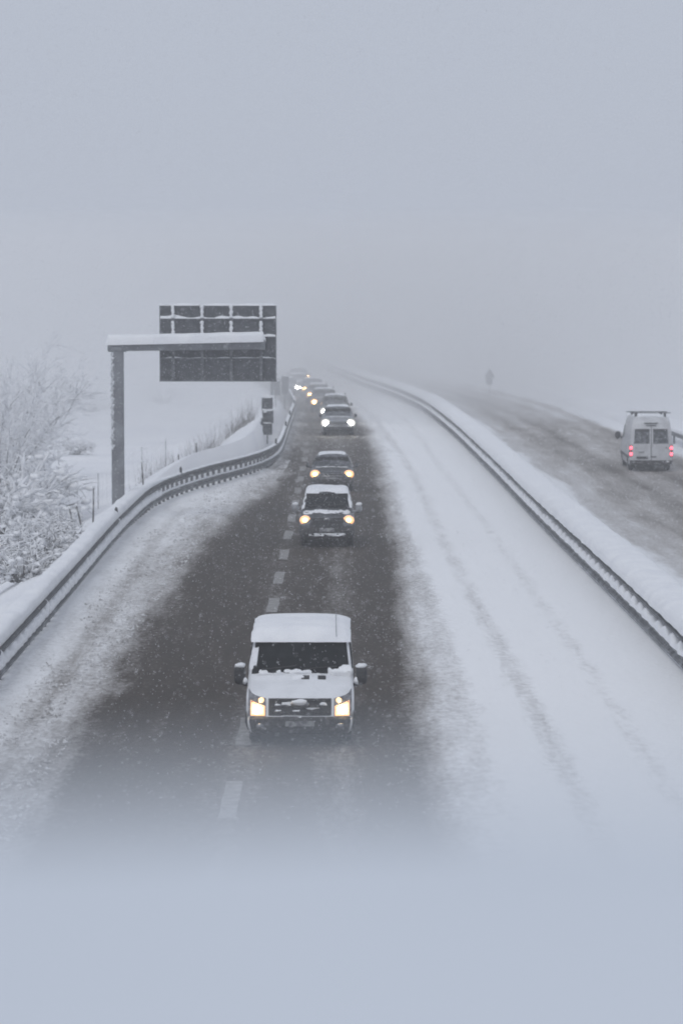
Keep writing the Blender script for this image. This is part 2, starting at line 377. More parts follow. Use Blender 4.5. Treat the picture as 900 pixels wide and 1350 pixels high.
gl = thing('guard_rail', 'double-beam steel guard rail on the left shoulder, swinging in below the small stacked plates', 'guard rail', (-7.15, 60, 0))
def par(o, root):
    o.parent = root; o.matrix_parent_inverse = Matrix.Translation(-Vector(root.location)); return o
par(sweep(wbeam(.26, .27), LRAIL, 30, 420, 1.0).build('lower_beam', M['rail'], smooth=False), gl)
par(sweep(wbeam(.74, .28), LRAIL, 30, 420, 1.0).build('upper_beam', M['darkrail'], smooth=False), gl)
par(snow_sweep(LRAIL, 30, 170, .22, -.16, .97, .50, .27, 3.3, .22).build('snow_cap', M['snow'], smooth=True), gl) if False else None
def left_cap():
    # thick near the camera, thin on the far swing
    mb = MB(); n = 640; P = []
    for i in range(n+1):
        y = 30 + (300-30)*(i/n)**1.25; x = float(at(LRAIL, y)); hd = heading(LRAIL, y); c, s_ = math.cos(hd), math.sin(hd)
        t = float(sstep(118, 100, np.array(y))); h = .05+.15*t; w = .16+.34*t; off = -.03-.12*t
        k = 1+.34*mnoise.noise(Vector((3.3, y*.6, 0)))+.34*mnoise.noise(Vector((8.1, y*1.9, 0)))
        row = []
        for j in range(11):
            a = math.pi*(1-j/10); ca, sa = math.cos(a), math.sin(a)
            px = off+.5*w*math.copysign(abs(ca)**.7, ca); pz = 1.01+h*k*(sa**.8)-(.05*t if j > 8 else 0)
            pz += .014*mnoise.noise(Vector((px*9, y*2.5, 1)))
            row.append((x+px*c, y+px*s_, pz))
        row.append(row[0]); P.append(row)
    mb.grid(P); return mb
par(left_cap().build('snow_cap', M['snow'], smooth=True), gl)
par(snow_sweep(LRAIL, 30, 112, .12, .02, .515, .25, .20, 6.1, .7, (1.0, .22), fr=1.6).build('snow_ledge', M['snow'], smooth=True), gl)
par(snow_sweep(LRAIL, 112, 300, .6, .0, .525, .14, .045, 6.1, .3).build('snow_ledge', M['snow'], smooth=True), gl)
posts(gl, LRAIL, -.10, 60, 330, 1.0, .95, (.09, .15), M['post'], 98)
for c in list(gl.children):
    if c.name.startswith('post'): c.matrix_parent_inverse = Matrix.Translation(-Vector(gl.location))
for y in (95.3, 117.2, 139.5, 158, 172, 189, 203):
    mb = MB(); x = float(at(LRAIL, y)); mb.box((x+.02, y, 1.08), (.10, .06, .34)); mb.box((x+.02, y, 1.27), (.07, .05, .05))
    par(mb.build('reflector_post', M['reflector'], bevel=.01), gl)

gm = thing('median_barrier', 'long central crash barrier carrying a thick rounded roll of snow between the two carriageways', 'crash barrier', (7.45, 60, 0))
par(sweep(wbeam(.22, .27)[::1], MED, 30, 480, 1.0).build('lower_beam', M['rail']), gm)
def mirror_prof(p): return [(-a, b) for a, b in p][::-1]
for o in list(gm.children):
    bpy.data.objects.remove(o)
par(sweep(mirror_prof(wbeam(.12, .33)), MED, 30, 480, 1.0).build('lower_beam', M['gritrail']), gm)
par(sweep(mirror_prof(wbeam(.70, .26)), MED, 30, 480, 1.0).build('upper_beam', M['darkrail']), gm)
par(sweep(wbeam(.70, .26), RMED, 30, 480, 1.0, -.12).build('upper_beam', M['darkrail']), gm)
par(sweep(wbeam(.20, .28), RMED, 30, 480, 1.0, -.12).build('lower_beam', M['rail']), gm)
par(snow_sweep(MED, 30, 200, .2, .42, .92, 1.14, .34, 2.2, .15).build('snow_cap', M['snow'], smooth=True), gm)
par(snow_sweep(MED, 200, 480, 1.0, .42, .92, 1.10, .30, 2.2, .12).build('snow_cap', M['snow'], smooth=True), gm)
par(snow_sweep(MED, 30, 200, .12, .0, .465, .30, .175, 5.4, .5, (1.33, .30), fr=1.2).build('snow_ledge', M['snow'], smooth=True), gm)
par(snow_sweep(MED, 200, 480, 1.0, .02, .47, .22, .13, 5.4, .3).build('snow_ledge', M['snow'], smooth=True), gm)
posts(gm, MED, .12, 56, 330, 1.33, .92, (.10, .14), M['post'], 97)
for c in list(gm.children):
    if c.name.startswith('post'): c.matrix_parent_inverse = Matrix.Translation(-Vector(gm.location))
par(snow_sweep(MED, 30, 330, .35, .42, -.06, .8, .50, 7.7, .3).build('snow_bank', M['snow'], smooth=True), gm)

gr = thing('guard_rail', 'snowy guard rail on the far right verge behind the white van', 'guard rail', (18.3, 120, 0))
RR = REDGE + .55
par(sweep(mirror_prof(wbeam(.42, .30)), RR, 100, 168, 1.0).build('beam', M['rail']), gr)
par(snow_sweep(RR, 100, 168, .4, .03, .70, .34, .16, 4.4, .3).build('snow_cap', M['snow'], smooth=True), gr)
y = 104.0
while y < 167:
    mb = MB(); x = float(at(RR, y)); mb.box((x+.08, y, .3), (.09, .14, .85)); par(mb.build('post', M['post']), gr); y += 4

# ------------------------------------------------------------------ overhead gantry sign
GY = 105.0; GX = -7.93
ga = thing('gantry_sign', 'cantilever gantry arm with a big dark sign board seen from behind, snow along the arm', 'overhead sign', (GX, GY, gz(GX, GY)))
def gp(mb, name, m, **k): return par(mb.build(name, m, **k), ga)
mb = MB(); mb.box((GX, GY, 2.75), (.43, .36, 7.1)); gp(mb, 'column', M['column'], bevel=.03)
mb = MB(); mb.box((GX, GY, -.25), (.7, .7, .12)); gp(mb, 'base_plate', M['steel'])
mb = MB(); P = []
for i in range(24):
    z = 2.7+3.4*i/23; w = .10+.05*mnoise.noise(Vector((z*3, 0, 0)))
    P.append([(GX-.218, GY-.184, z), (GX-.218+max(w,.03), GY-.190, z)])
mb.grid(P); mb.f = [f[::-1] for f in mb.f]
P = []
mb2 = MB()
for i in range(46):
    z = 2.7+3.4*i/45; blob(mb2, (GX-.17+.03*math.sin(i*2.3), GY-.185, z), (.05+.025*math.sin(i*1.7), .02, .06), i*1.9, .5, 6, 4)
gp(mb2, 'frost_patch', M['frost'], smooth=True)
# arm: tapered box rising slightly
def beam(p0, p1, d0, d1):
    mb = MB(); vs = []
    for p, d in ((p0, d0), (p1, d1)):
        for y_, z_ in ((-1,-1),(1,-1),(1,1),(-1,1)): vs.append((p[0], p[1]+y_*d[0]/2, p[2]+z_*d[1]/2))
    mb.add(vs, [(0,1,2,3),(7,6,5,4),(0,4,5,1),(1,5,6,2),(2,6,7,3),(3,7,4,0)]); return mb
XE = -2.70
gp(beam((GX-.34, GY, 6.28), (XE, GY, 6.36), (.32, .30), (.32, .36)), 'arm', M['steel'], bevel=.02)
mb = MB(); mb.box((GX, GY, 6.14), (.62, .46, .07)); gp(mb, 'collar', M['steel'])
mb = MB(); P = []
for i in range(60):
    t = i/59; x = GX-.42 + (XE+.02-GX+.42)*t; zb = 6.42+.12*t - .0; k = 1+.12*mnoise.noise(Vector((x*1.1, 4, 0)))
    e = min(1, min(t, 1-t)/.02+.15); row = []
    for j in range(11):
        a = math.pi*(1-j/10); ca, sa = math.cos(a), math.sin(a)
        row.append((x, GY+.24*math.copysign(abs(ca)**.6, ca)*e, zb-.02-(.06 if j in (0,10) else 0)+.30*k*e*(sa**.6)))
    row.append(row[0]); P.append(row)
mb.grid(P); gp(mb, 'snow_cap', M['snow'], smooth=True)
BX0, BX1, BZ0, BZ1 = -6.44, -2.32, 5.07, 7.74; BY = GY+.30
mb = MB(); mb.box(((BX0+BX1)/2, BY, (BZ0+BZ1)/2), (BX1-BX0, .06, BZ1-BZ0)); board = gp(mb, 'sign_board', M['board'], bevel=.01)
def sub(mb, name, m, parent, **k):
    o = mb.build(name, m, **k); o.parent = parent; o.matrix_parent_inverse = Matrix.Translation(-Vector(ga.location)) if parent is not ga else Matrix()
    o.matrix_parent_inverse = Matrix(); return o
for x in (-5.97, -4.94, -3.91, -2.85):
    mb = MB(); mb.box((x, BY-.075, (BZ0+BZ1)/2), (.11, .09, BZ1-BZ0-.02)); sub(mb, 'rib', M['rib'], board)
    for (z0, z1) in ((7.32, 7.72), (6.72, 7.18)):
        m2 = MB(); n = 7
        for i in range(n): blob(m2, (x+.01*math.sin(i*3), BY-.115, z0+(z1-z0)*(i+.5)/n), (.062+.015*math.sin(i*2.1+x), .045, .06), x*3+i, .4, 6, 4)
        sub(m2, 'snow_patch', M['snow'], board, smooth=True)
for z in (7.26, 6.62, 5.86):
    mb = MB(); mb.box(((BX0+BX1)/2, BY-.05, z), (BX1-BX0-.02, .05, .05)); sub(mb, 'rail', M['rib'], board)
    m2 = MB(); P = []
    for i in range(70):
        t = i/69; x = BX0+.02+(BX1-BX0-.04)*t
        k = .5+.5*math.sin(3.1+8*((x-BX0)/1.03 % 1)) ; k = max(.35, .9+1.1*mnoise.noise(Vector((x*2.3, z, 1)))) if z > 6 else max(.10, .25+1.2*mnoise.noise(Vector((x*1.6, z, 1))))
        row = []
        for j in range(7):
            a = math.pi*(1-j/6); row.append((x, BY-.06+.05*math.cos(a), z+.02+.085*k*math.sin(a)))
        row.append(row[0]); P.append(row)
    m2.grid(P); sub(m2, 'snow_ledge', M['snow'], board, smooth=True)
mb = MB(); P = []
for i in range(70):
    t = i/69; x = BX0-.02+(BX1-BX0+.04)*t; k = 1+.6*mnoise.noise(Vector((x*1.7, 8, 1)))
    row = []
    for j in range(7):
        a = math.pi*(1-j/6); row.append((x, BY+.07*math.cos(a), BZ1-.005+.07*k*math.sin(a)))
    row.append(row[0]); P.append(row)
mb.grid(P); sub(mb, 'snow_ledge', M['snow'], board, smooth=True)
mb = MB()
for x in (BX0+.012, BX1-.012): mb.box((x, BY-.04, (BZ0+BZ1)/2), (.05, .04, BZ1-BZ0+.02))
for z in (BZ0, BZ1): mb.box(((BX0+BX1)/2, BY-.043, z), (BX1-BX0+.05, .04, .05))
sub(mb, 'edge_frame', M['rib'], board)
for x in (-5.6, -3.4):
    mb = MB(); mb.box((x, GY+.17, 6.32), (.10, .16, .5)); sub(mb, 'bracket', M['steel'], board)

# ------------------------------------------------------------------ small signs
def plate_shape(mb, kind, c, w, h, t=.03):
    if kind == 'rect': mb.box(c, (w, t, h)); return
    if kind == 'tri': pts = [(-w/2,-h/2),(w/2,-h/2),(0,h/2)]
    if kind == 'diamond': pts = [(-w/2,0),(0,-h/2),(w/2,0),(0,h/2)]
    if kind == 'disc': pts = [(w/2*math.cos(a*math.pi/10), h/2*math.sin(a*math.pi/10)) for a in range(20)]
    n = len(pts); vs = [(c[0]+p[0], c[1]-t/2, c[2]+p[1]) for p in pts]+[(c[0]+p[0], c[1]+t/2, c[2]+p[1]) for p in pts]
    mb.add(vs, [tuple(range(n)), tuple(range(2*n-1, n-1, -1))]+[(i, i+n, (i+1)%n+n, (i+1)%n) for i in range(n)])
def road_sign(x, y, label, plates, posts_, top, cat='road sign', group=None):
    z0 = gz(x, y) if x < float(at(LRAIL, y))-.3 or x > float(at(REDGE, y))+.3 else 0
    r = thing('road_sign', label, cat, (x, y, z0), 0, group)
    for px in posts_:
        mb = MB(); mb.tube([(px, 0, -.3), (px, 0, top-z0)], .035, 8); mb.build('post', M['post'], r)
    for kind, px, pz, w, h in plates:
        mb = MB(); plate_shape(mb, kind, (px, -.06, pz-z0), w, h); p = mb.build('sign_plate', M['board'], r)
        m2 = MB(); m2.box((px, -.10, pz-z0), (w*.75, .04, .05)); m2.build('bracket', M['rib'], p)
        m3 = MB(); blob(m3, (px, -.06, pz-z0+h/2+(0.0 if kind == 'rect' else -.0)), (w*.48 if kind == 'rect' else .1, .07, .045), x+pz, .3, 8, 5); m3.build('snow_cap', M['snow'], p, smooth=True)
    return r
road_sign(-3.93, 156, 'dark backs of three stacked plates on one post, lower and nearer than the hazy pair',
          [('rect', .02, 2.34, .58, .60), ('rect', .06, 1.62, .58, .66), ('tri', -.10, 1.52, .62, .7), ('rect', .03, .98, .50, .62)], [0.02], 2.6)
road_sign(-4.50, 202, 'grey plate on a post behind the stacked plates, left one of the hazy pair', [('rect', 0, 1.62, .66, .98)], [0], 2.05)
road_sign(-3.92, 206, 'taller fainter grey plate on a post, right one of the hazy pair by the headlights', [('rect', 0, 1.70, .50, 1.22)], [-.02], 2.25)
def far_sign():
    x, y = 11.75, 235.0
    r = thing('warning_sign', 'faint triangular warning sign above a small plate at the hazy edge of the right carriageway', 'road sign', (x, y, -.1))
    mb = MB(); mb.tube([(0,0,-.4),(0,0,2.1)], .04, 8); mb.build('post', M['post'], r)
    mb = MB(); plate_shape(mb, 'tri', (0,-.06,1.82), .85, .78); mb.build('sign_plate', M['board'], r)
    mb = MB(); plate_shape(mb, 'rect', (-.04,-.06,1.15), .50, .5); mb.build('sign_plate', M['board'], r)
far_sign()

# ------------------------------------------------------------------ plants
def vrand(a=1): return Vector((random.uniform(-a,a), random.uniform(-a,a), random.uniform(-a,a)))
def limb(p0, d, L, r0, droop, n=5, wob=.12):
    pts = [Vector(p0)]; d = Vector(d).normalized()
    for i in range(n):
        d = (d + vrand(wob) + Vector((0,0,-droop))).normalized(); pts.append(pts[-1]+d*L/n)
    return pts, [r0*(1-.75*i/n) for i in range(n+1)]
def add_snow(ms, pts, rads, k=1.0, base=.012):
    up = [p + Vector((0,0,r*.55+base*.7)) for p, r in zip(pts, rads)]
    ms.tube(up, [(r*.7+base*.72)*k*random.uniform(.45,1.3) for r in rads], 4)
def make_shrub(name, n_arc, size, droop, density, snowk, ms, mb, up=.55, clump=0, spread=1.0):
    hgt = size*(.55+.35*up)
    for k in range(int(900*min(1, n_arc/40))):                     # dark inner twigs
        d = vrand(1)
        if d.length > 1: continue
        q = Vector((d.x*size*.95*spread, d.y*size*.95*spread, max(.02, (d.z*.5+.42))*hgt))
        p, r = limb(q, vrand(1)+Vector((d.x*.6, d.y*.6, .35)), size*random.uniform(.10,.26), .011, droop*.4, 3, .25)
        mb.tube(p, r, 3, False)
        if d.z > .15 and random.random() < .75: add_snow(ms, p, r, snowk*.9)
    for i in range(n_arc):
        a = random.uniform(0, 2*math.pi); rr = random.uniform(0, .25)*size*spread
        d = Vector((math.cos(a)*spread, math.sin(a)*spread, random.uniform(up*.6, up*2.4)))
        p, r = limb((math.cos(a)*rr, math.sin(a)*rr, 0), d, size*random.uniform(.75, 1.25), .024*size/2, droop*random.uniform(.6,1.5), 7, .10)
        mb.tube(p, r, 4); add_snow(ms, p[2:], [x*1.6 for x in r[2:]], snowk*1.25, .02)
        for j in range(density):
            t = random.uniform(.3, .98)*7; i0 = min(int(t), 6); q = p[i0].lerp(p[i0+1], t-i0)
            d2 = (p[i0+1]-p[i0]).normalized() + vrand(.8)
            p2, r2 = limb(q, d2, size*random.uniform(.10,.26), .010, droop*.8, 3, .2)
            mb.tube(p2, r2, 3, False)
            if random.random() < .7: add_snow(ms, p2, r2, snowk)
            if random.random() < clump:
                c = size*random.uniform(.025,.06); e = p2[-1]; blob(ms, (e.x, e.y, e.z+c*.3), (c*1.5, c*1.5, c*.75), j*1.7+i, .7, 6, 4)
def shrub(x, y, label, size, n_arc, droop, dens, snowk, up, clump, name='snowy_shrub', cat='shrub', zo=0, spread=1.0, group='snow-laden shrubs on the left bank'):
    r = thing(name, label, cat, (x, y, gz(x, y)+zo-.05), random.uniform(0,6), group)
    mb, ms = MB(), MB(); make_shrub(name, n_arc, size, droop, dens, snowk, ms, mb, up, clump, spread)
    mb.build('branch', M['bark'], r); ms.build('snow_load', M['snow'], r, smooth=True)
    return r
shrub(-9.25, 85.5, 'dense drooping shrub at the left picture edge, lowest and nearest to the guard rail', 1.5, 46, .16, 9, 1.5, .75, .35)
shrub(-9.35, 94.0, 'dark-bellied shrub bowed by thick white snow, right against the guard rail snow', 1.55, 46, .30, 8, 1.7, .95, .6)
shrub(-11.3, 101.5, 'rounded shrub behind the bowed one, under the frosted tree at the left edge', 2.0, 46, .20, 9, 1.7, 1.0, .4)
shrub(-13.2, 112, 'wide frosted thicket at the foot of the pale tree on the left edge', 2.6, 44, .15, 9, 1.9, 1.2, .3)
shrub(-13.0, 119, 'broad pale snow-caked shrub behind the frosted thicket, below the white twigs', 2.9, 44, .12, 8, 1.9, 1.3, .35)
shrub(-15.2, 132, 'tall hazy snow-caked shrub at the foot of the second frosted tree', 3.2, 40, .10, 8, 2.0, 1.4, .3)
shrub(-10.4, 109.5, 'small sparse shrub among the leaning stakes left of the gantry column', 1.0, 20, .12, 5, 1.1, 1.4, .1)

def make_tree(h, n_main, ms, mb, spread, snowk):
    for i in range(n_main):
        a = 2*math.pi*i/n_main + random.uniform(-.3,.3)
        d = Vector((math.cos(a)*spread, math.sin(a)*spread, random.uniform(.9,1.7)))
        p, r = limb((0,0,h*random.uniform(.05,.25)), d, h*random.uniform(.6,.95), .032, .02, 8, .13)
        mb.tube(p, r, 5); add_snow(ms, p, r, snowk)
        for j in range(13):
            t = random.uniform(.15,.97)*8; i0 = min(int(t),7); q = p[i0].lerp(p[i0+1], t-i0)
            d2 = (p[i0+1]-p[i0]).normalized()+vrand(.9); d2.z += .2
            p2, r2 = limb(q, d2, h*random.uniform(.14,.30), .014, .05, 5, .16)
            mb.tube(p2, r2, 3, False); add_snow(ms, p2, r2, snowk)
            for _ in range(6):
                q3 = p2[random.randint(1,5)]; p3, r3 = limb(q3, (p2[3]-p2[2]).normalized()+vrand(.9), h*random.uniform(.05,.12), .008, .04, 3, .2)
                mb.tube(p3, r3, 3, False); add_snow(ms, p3, r3, snowk*.9)
def tree(x, y, h, n_main, spread, label, snowk=1.5):
    r = thing('frosted_tree', label, 'tree', (x, y, gz(x, y)-.1), 0, 'frosted bare trees on the left')
    t = MB(); p, rr = limb((0,0,-.2), (0.02,0,1), h*.85, .085*h/5, 0, 6, .06); t.tube(p, rr, 7); t.build('trunk', M['frostbark'], r, smooth=True)
    mb, ms = MB(), MB(); make_tree(h, n_main, ms, mb, spread, snowk)
    cr = mb.build('crown', M['bark'], r); ms.build('snow_load', M['snow'], cr, smooth=True)
    return r
tree(-14.4, 125, 5.6, 16, .75, 'bare frost-white tree with upswept twigs at the left picture edge, nearest of the trees')
tree(-15.4, 136, 5.0, 15, .85, 'leaning broad frosted tree just right of the nearest white tree', 1.7)
tree(-15.6, 150, 6.2, 14, .7, 'pale frosted tree fading behind the nearest white tree')
tree(-20.5, 178, 6.5, 14, .8, 'faintest frosted tree at the far left, half lost in the haze')
for (x, y, s, lab) in ((-15.2, 170, 1.1, 'small snowy bush alone in the white field left of the gantry column'),
                   (-19.5, 230, 1.8, 'low hazy bush in the field seen below the gantry arm'),
                   (-15.0, 250, 2.0, 'hazy bush in the white field under the sign board'),
                   (-24.0, 260, 2.2, 'faint broad bush far out in the field beyond the column')):
    shrub(x, y, lab, s, 22, .1, 5, 1.5, 1.0, .2, group='bushes out in the snowy field')
# reeds and dry stalks along the bank (nobody could count them)
mb, ms = MB(), MB()
for c in range(260):
    t = random.random()
    x0, y0 = -8.6+4.0*t+random.gauss(0,.35), 129+43*t+random.gauss(0,1.2)
    if random.random() > .5+.4*math.sin(t*19): continue
    for k in range(random.randint(3,7)):
        x, y = x0+random.gauss(0,.16), y0+random.gauss(0,.3); z = gz(x, y)
        p, r = limb((x, y, z-.1), (random.uniform(-.25,.25), random.uniform(-.2,.2), 1), random.uniform(.5,1.55), .011, .03, 4, .1)
        mb.tube(p, r, 3, False)
        if random.random() < .55: add_snow(ms, p[2:], r[2:], 1.0)
rd = mb.build('reeds', M['reed']); rd['kind'] = 'stuff'; tag(rd, 'thin dry stalks standing through the snow along the bank behind the guard rail', 'reeds')
sn = ms.build('snow_load', M['snow'], rd, smooth=True)

# wooden stakes
stakes = [(-8.75,104,1.25,.02,'upright dark stake between the leaning one and the gantry column'),
          (-9.35,106.0,.75,-.22,'short snow-topped stake tilted beside the sparse shrub'),
          (-8.7,112.0,.85,.35,'stake leaning hard to the right just left of the gantry column'),
          (-9.35,103.0,.85,-.16,'leaning stake with a dark foot in front of the wire fence'),
          (-7.95,118.5,.95,-.06,'dark stub post just right of the gantry column'),
          (-10.55,103.0,.7,.3,'low slanting stake nearest the bowed shrub'),
          (-7.1,128.5,.5,.05,'short post poking from the bank behind the swing of the guard rail'),
          (-6.35,129.8,.6,-.04,'thicker short post on the bank, right one of two before the reeds')]
for x, y, h, tl, lab in stakes:
    r = thing('stake', lab, 'stake', (x, y, gz(x, y)), 0, 'wooden stakes along the left bank'); r.rotation_euler = (0, tl, random.uniform(0,3)*0)
    mb = MB(); mb.tube([(0,0,-.3),(.01,0,h*.5),(0,.01,h)], [.036,.034,.028], 6); mb.build('shaft', M['wood'], r)
    mb = MB(); blob(mb, (0,0,h+.015), (.055,.055,.05), x, .3); mb.build('snow_cap', M['snow'], r, smooth=True)
# wire fence
fx = thing('wire_fence', 'snow-dusted wire mesh fence with thin posts crossing the field behind the stakes', 'fence', (-11, 121, gz(-11,121)))
fp = [(-16.5,117),(-14.2,118.5),(-12.0,120),(-10.0,121.5),(-8.4,124.5),(-7.6,128)]
FT = []
for (x, y) in fp:
    z = gz(x, y); mb = MB(); mb.tube([(x, y, z-.2),(x, y, z+1.5)], .03, 6); par(mb.build('post', M['wire']), fx); FT.append(Vector((x,y,z)))
mb = MB()
for a, b in zip(FT[:-1], FT[1:]):
    for k in range(8): 
        p = [a.lerp(b, t)+Vector((0,0,.15+.18*k-.04*math.sin(math.pi*t))) for t in (0,.33,.67,1)]; mb.tube(p, .0042, 3, False)
    for k in range(1, 10):
        q = a.lerp(b, k/10); mb.tube([q+Vector((0,0,.1)), q+Vector((0,0,1.4))], .003, 3, False)
par(mb.build('wire_mesh', M['wire']), fx)

# ------------------------------------------------------------------ vehicles
class Body:
    def __init__(s, keys, wz, bowdef=0.0, r=.09):
        # keys: (y, z, bow)   wz: [(z, halfwidth)]
        s.k = keys; s.wz = wz; s.r = r
    def W(s, z): return float(np.interp(z, [a for a, _ in s.wz], [b for _, b in s.wz]))
    def P(s, u):
        i = max(0, min(int(u), len(s.k)-2)); t = u-i; a, b = s.k[i], s.k[i+1]
        return tuple(a[j]+(b[j]-a[j])*t for j in range(3))
    def N(s, u):
        e = .12; a = s.P(max(0,u-e)); b = s.P(min(len(s.k)-1,u+e)); dy, dz = b[0]-a[0], b[1]-a[1]; l = math.hypot(dy,dz) or 1
        return (-dz/l, dy/l)
    def F(s, u, v, off=0.0):
        y, z, bow = s.P(u); w = s.W(z); ny, nz = s.N(u); av = abs(v)
        vc = 1-s.r/w; t = max(0, (av-vc)/(1-vc)); drop = s.r*(1-math.sqrt(max(0, 1-t*t)))
        d = off-drop
        return (v*(w+max(0, off)*max(0, (av-.9)/.1)), y+bow*av**2.2+ny*d, z+nz*d - (.04*av*av*max(0,nz)))
    def strip(s, u0, u1, vs, seg=4, off=0.0):
        n = max(2, int((u1-u0)*seg)); return [[s.F(u0+(u1-u0)*i/n, v, off) for v in vs] for i in range(n+1)]
VS = [-1,-.985,-.96,-.92,-.85,-.6,-.3,0,.3,.6,.85,.92,.96,.985,1]
def shell(bd, arches, zb):
    mb = MB(); K = len(bd.k)-1; P = bd.strip(0, K, VS, 4); mb.grid(P)
    mb.f = [f[::-1] for f in mb.f]
    for sgn in (-1, 1):
        E = [row[0] if sgn < 0 else row[-1] for row in P]
        poly = [(p[1], p[2], abs(p[0])) for p in E]
        for (cy, rr) in sorted(arches, reverse=True):
            for a in range(0, 11):
                w = math.pi*a/10; yy, zz = cy+rr*math.cos(w), max(zb, .30+rr*math.sin(w)); poly.append((yy, zz, bd.W(zz)-.0))
        vs = [(sgn*p[2], p[0], p[1]) for p in poly]
        tr = tessellate_polygon([[Vector((p[0], p[1], 0)) for p in poly]])
        mb.add(vs, [t if sgn > 0 else t[::-1] for t in tr])
    return mb
def patch(bd, u0, u1, v0, v1, off=.012, nv=6, seg=6, thick=.03):
    mb = MB(); vs = [v0+(v1-v0)*i/nv for i in range(nv+1)]
    A = bd.strip(u0, u1, vs, seg, off); B = bd.strip(u0, u1, vs, seg, off-thick)
    mb.grid(A); mb.f = [f[::-1] for f in mb.f]
    rim = [(i,0) for i in range(len(A))]+[(len(A)-1,j) for j in range(1,nv+1)]+[(i,nv) for i in range(len(A)-2,-1,-1)]+[(0,j) for j in range(nv-1,0,-1)]
    n = len(rim); mb.add([A[i][j] for i,j in rim]+[B[i][j] for i,j in rim], [(k,(k+1)%n,(k+1)%n+n,k+n) for k in range(n)])
    return mb
def skew_patch(bd, u0, ua, ub, v0, v1, off=.012, thick=.03, nv=6, nu=10):
    mb = MB(); A = []; B = []
    for i in range(nu+1):
        ra = []; rb = []
        for j in range(nv+1):
            v = v0+(v1-v0)*j/nv; t = (abs(v)-min(abs(v0),abs(v1)))/abs(v1-v0); u = u0+(ua+(ub-ua)*t**1.3-u0)*i/nu
            ra.append(bd.F(u, v, off)); rb.append(bd.F(u, v, off-thick))
        A.append(ra); B.append(rb)
    mb.grid(A); mb.f = [f[::-1] for f in mb.f]
    rim = [(i,0) for i in range(nu+1)]+[(nu,j) for j in range(1,nv+1)]+[(i,nv) for i in range(nu-1,-1,-1)]+[(0,j) for j in range(nv-1,0,-1)]
    n = len(rim); mb.add([A[i][j] for i,j in rim]+[B[i][j] for i,j in rim], [(k,(k+1)%n,(k+1)%n+n,k+n) for k in range(n)])
    return mb
def side_quad(bd, sgn, pts, off=.006):
    mb = MB(); A = [(sgn*(bd.W(z)+off), y, z) for y, z in pts]; n = len(A)
    B = [(a[0]-sgn*.03, a[1], a[2]) for a in A]
    f = tuple(range(n)); mb.add(A+B, [f if sgn < 0 else f[::-1]]+[(k,(k+1)%n,(k+1)%n+n,k+n) for k in range(n)]); return mb
def wheel(root, x, y, r, w=.21):
    mb = MB(); prof = [(-w/2,r*.62),(-w/2,r*.92),(-w*.36,r),(w*.36,r),(w/2,r*.92),(w/2,r*.62)]; P = []
    for i in range(22):
        a = 2*math.pi*i/22; P.append([(x+p[0], y+p[1]*math.cos(a), r+p[1]*math.sin(a)) for p in prof])
    mb.grid(P, True); t = mb.build('wheel', M['tyre'], root, smooth=True)
    m2 = MB(); sg = 1 if x > 0 else -1; P = []
    for i in range(20):
        a = 2*math.pi*i/20; k = .0 if i % 4 else -.02
        P.append([(x+sg*(w*.30), y, r), (x+sg*(w*.34+k), y+.3*r*math.cos(a), r+.3*r*math.sin(a)), (x+sg*(w*.28+k), y+.55*r*math.cos(a), r+.55*r*math.sin(a)), (x+sg*(w*.46), y+.64*r*math.cos(a), r+.64*r*math.sin(a))])
    m2.grid(P, True); m2.build('rim', M['rim'], t)
def loaf(x0, x1, y0, y1, zfn, h, seed, amp=.15, nx=22, ny=26, ex=5.0, over=.02):
    mb = MB(); P = []
    for i in range(nx+1):
        row = []
        for j in range(ny+1):
            a = -1+2*i/nx; b = -1+2*j/ny; x = (x0+x1)/2+(x1-x0)/2*a; y = (y0+y1)/2+(y1-y0)/2*b
            e = max(0, 1-abs(a)**ex)**.5*max(0, 1-abs(b)**ex)**.5
            k = 1+amp*mnoise.noise(Vector((x*1.6, y*1.6, seed)))+.4*amp*mnoise.noise(Vector((x*5, y*5, seed)))
            edge = .02*mnoise.noise(Vector((x*4, y*4, seed+3)))
            row.append((x+edge, y+edge, zfn(x, y)-over+h*e*k))
        P.append(row)
    mb.grid(P); mb.f = [f for f in mb.f]; return mb

def vehicle(name, label, cat, x, y, rz, bd, L, zb, arches, paint, feats, group='vehicles queueing towards the bridge'):
    root = thing(name, label, cat, (x, y, 0), rz, group)
    sh = lambda o: (setattr(o, 'location', (0, -0.0, 0)), o)[1]
    body = shell(bd, arches, zb).build('body', M[paint], root, smooth=True)
    for p in body.data.polygons:
        if len(p.vertices) == 3: p.use_smooth = False
    mb = MB(); w = bd.W(.5)-.10
    mb.box((0, L/2, zb+.28), (2*w, L-.5, .56)); mb.box((0, L/2+.35, (zb+bd.k[-6][1])/2+.1), (2*w-.25, L*.45, max(.3, bd.k[-6][1]-zb-.5))); mb.build('underbody', M['under'], root)
    for (cy, rr) in arches:
        for sg in (-1, 1): wheel(root, sg*(bd.W(.35)-.13), cy, rr-.06)
    feats(root, bd)
    return root
def seatrow(root, bd, y, z, w):
    pass
def mirror(root, sg, x, y, z, s, m, snow=True):
    mb = MB(); blob(mb, (sg*(x+.13), y, z), (.11*s, .08*s, .15*s), 2.0, .12, 12, 8); mb.tube([(sg*(x-.08), y, z-.12), (sg*(x+.08), y-.01, z-.08)], .035*s, 6)
    o = mb.build('mirror', M[m], root, smooth=True)
    if snow:
        m2 = MB(); blob(m2, (sg*(x+.13), y-.01, z+.13*s), (.095*s, .08*s, .06*s), 5+sg, .35, 10, 6); m2.build('snow_cap', M['snow'], o, smooth=True)
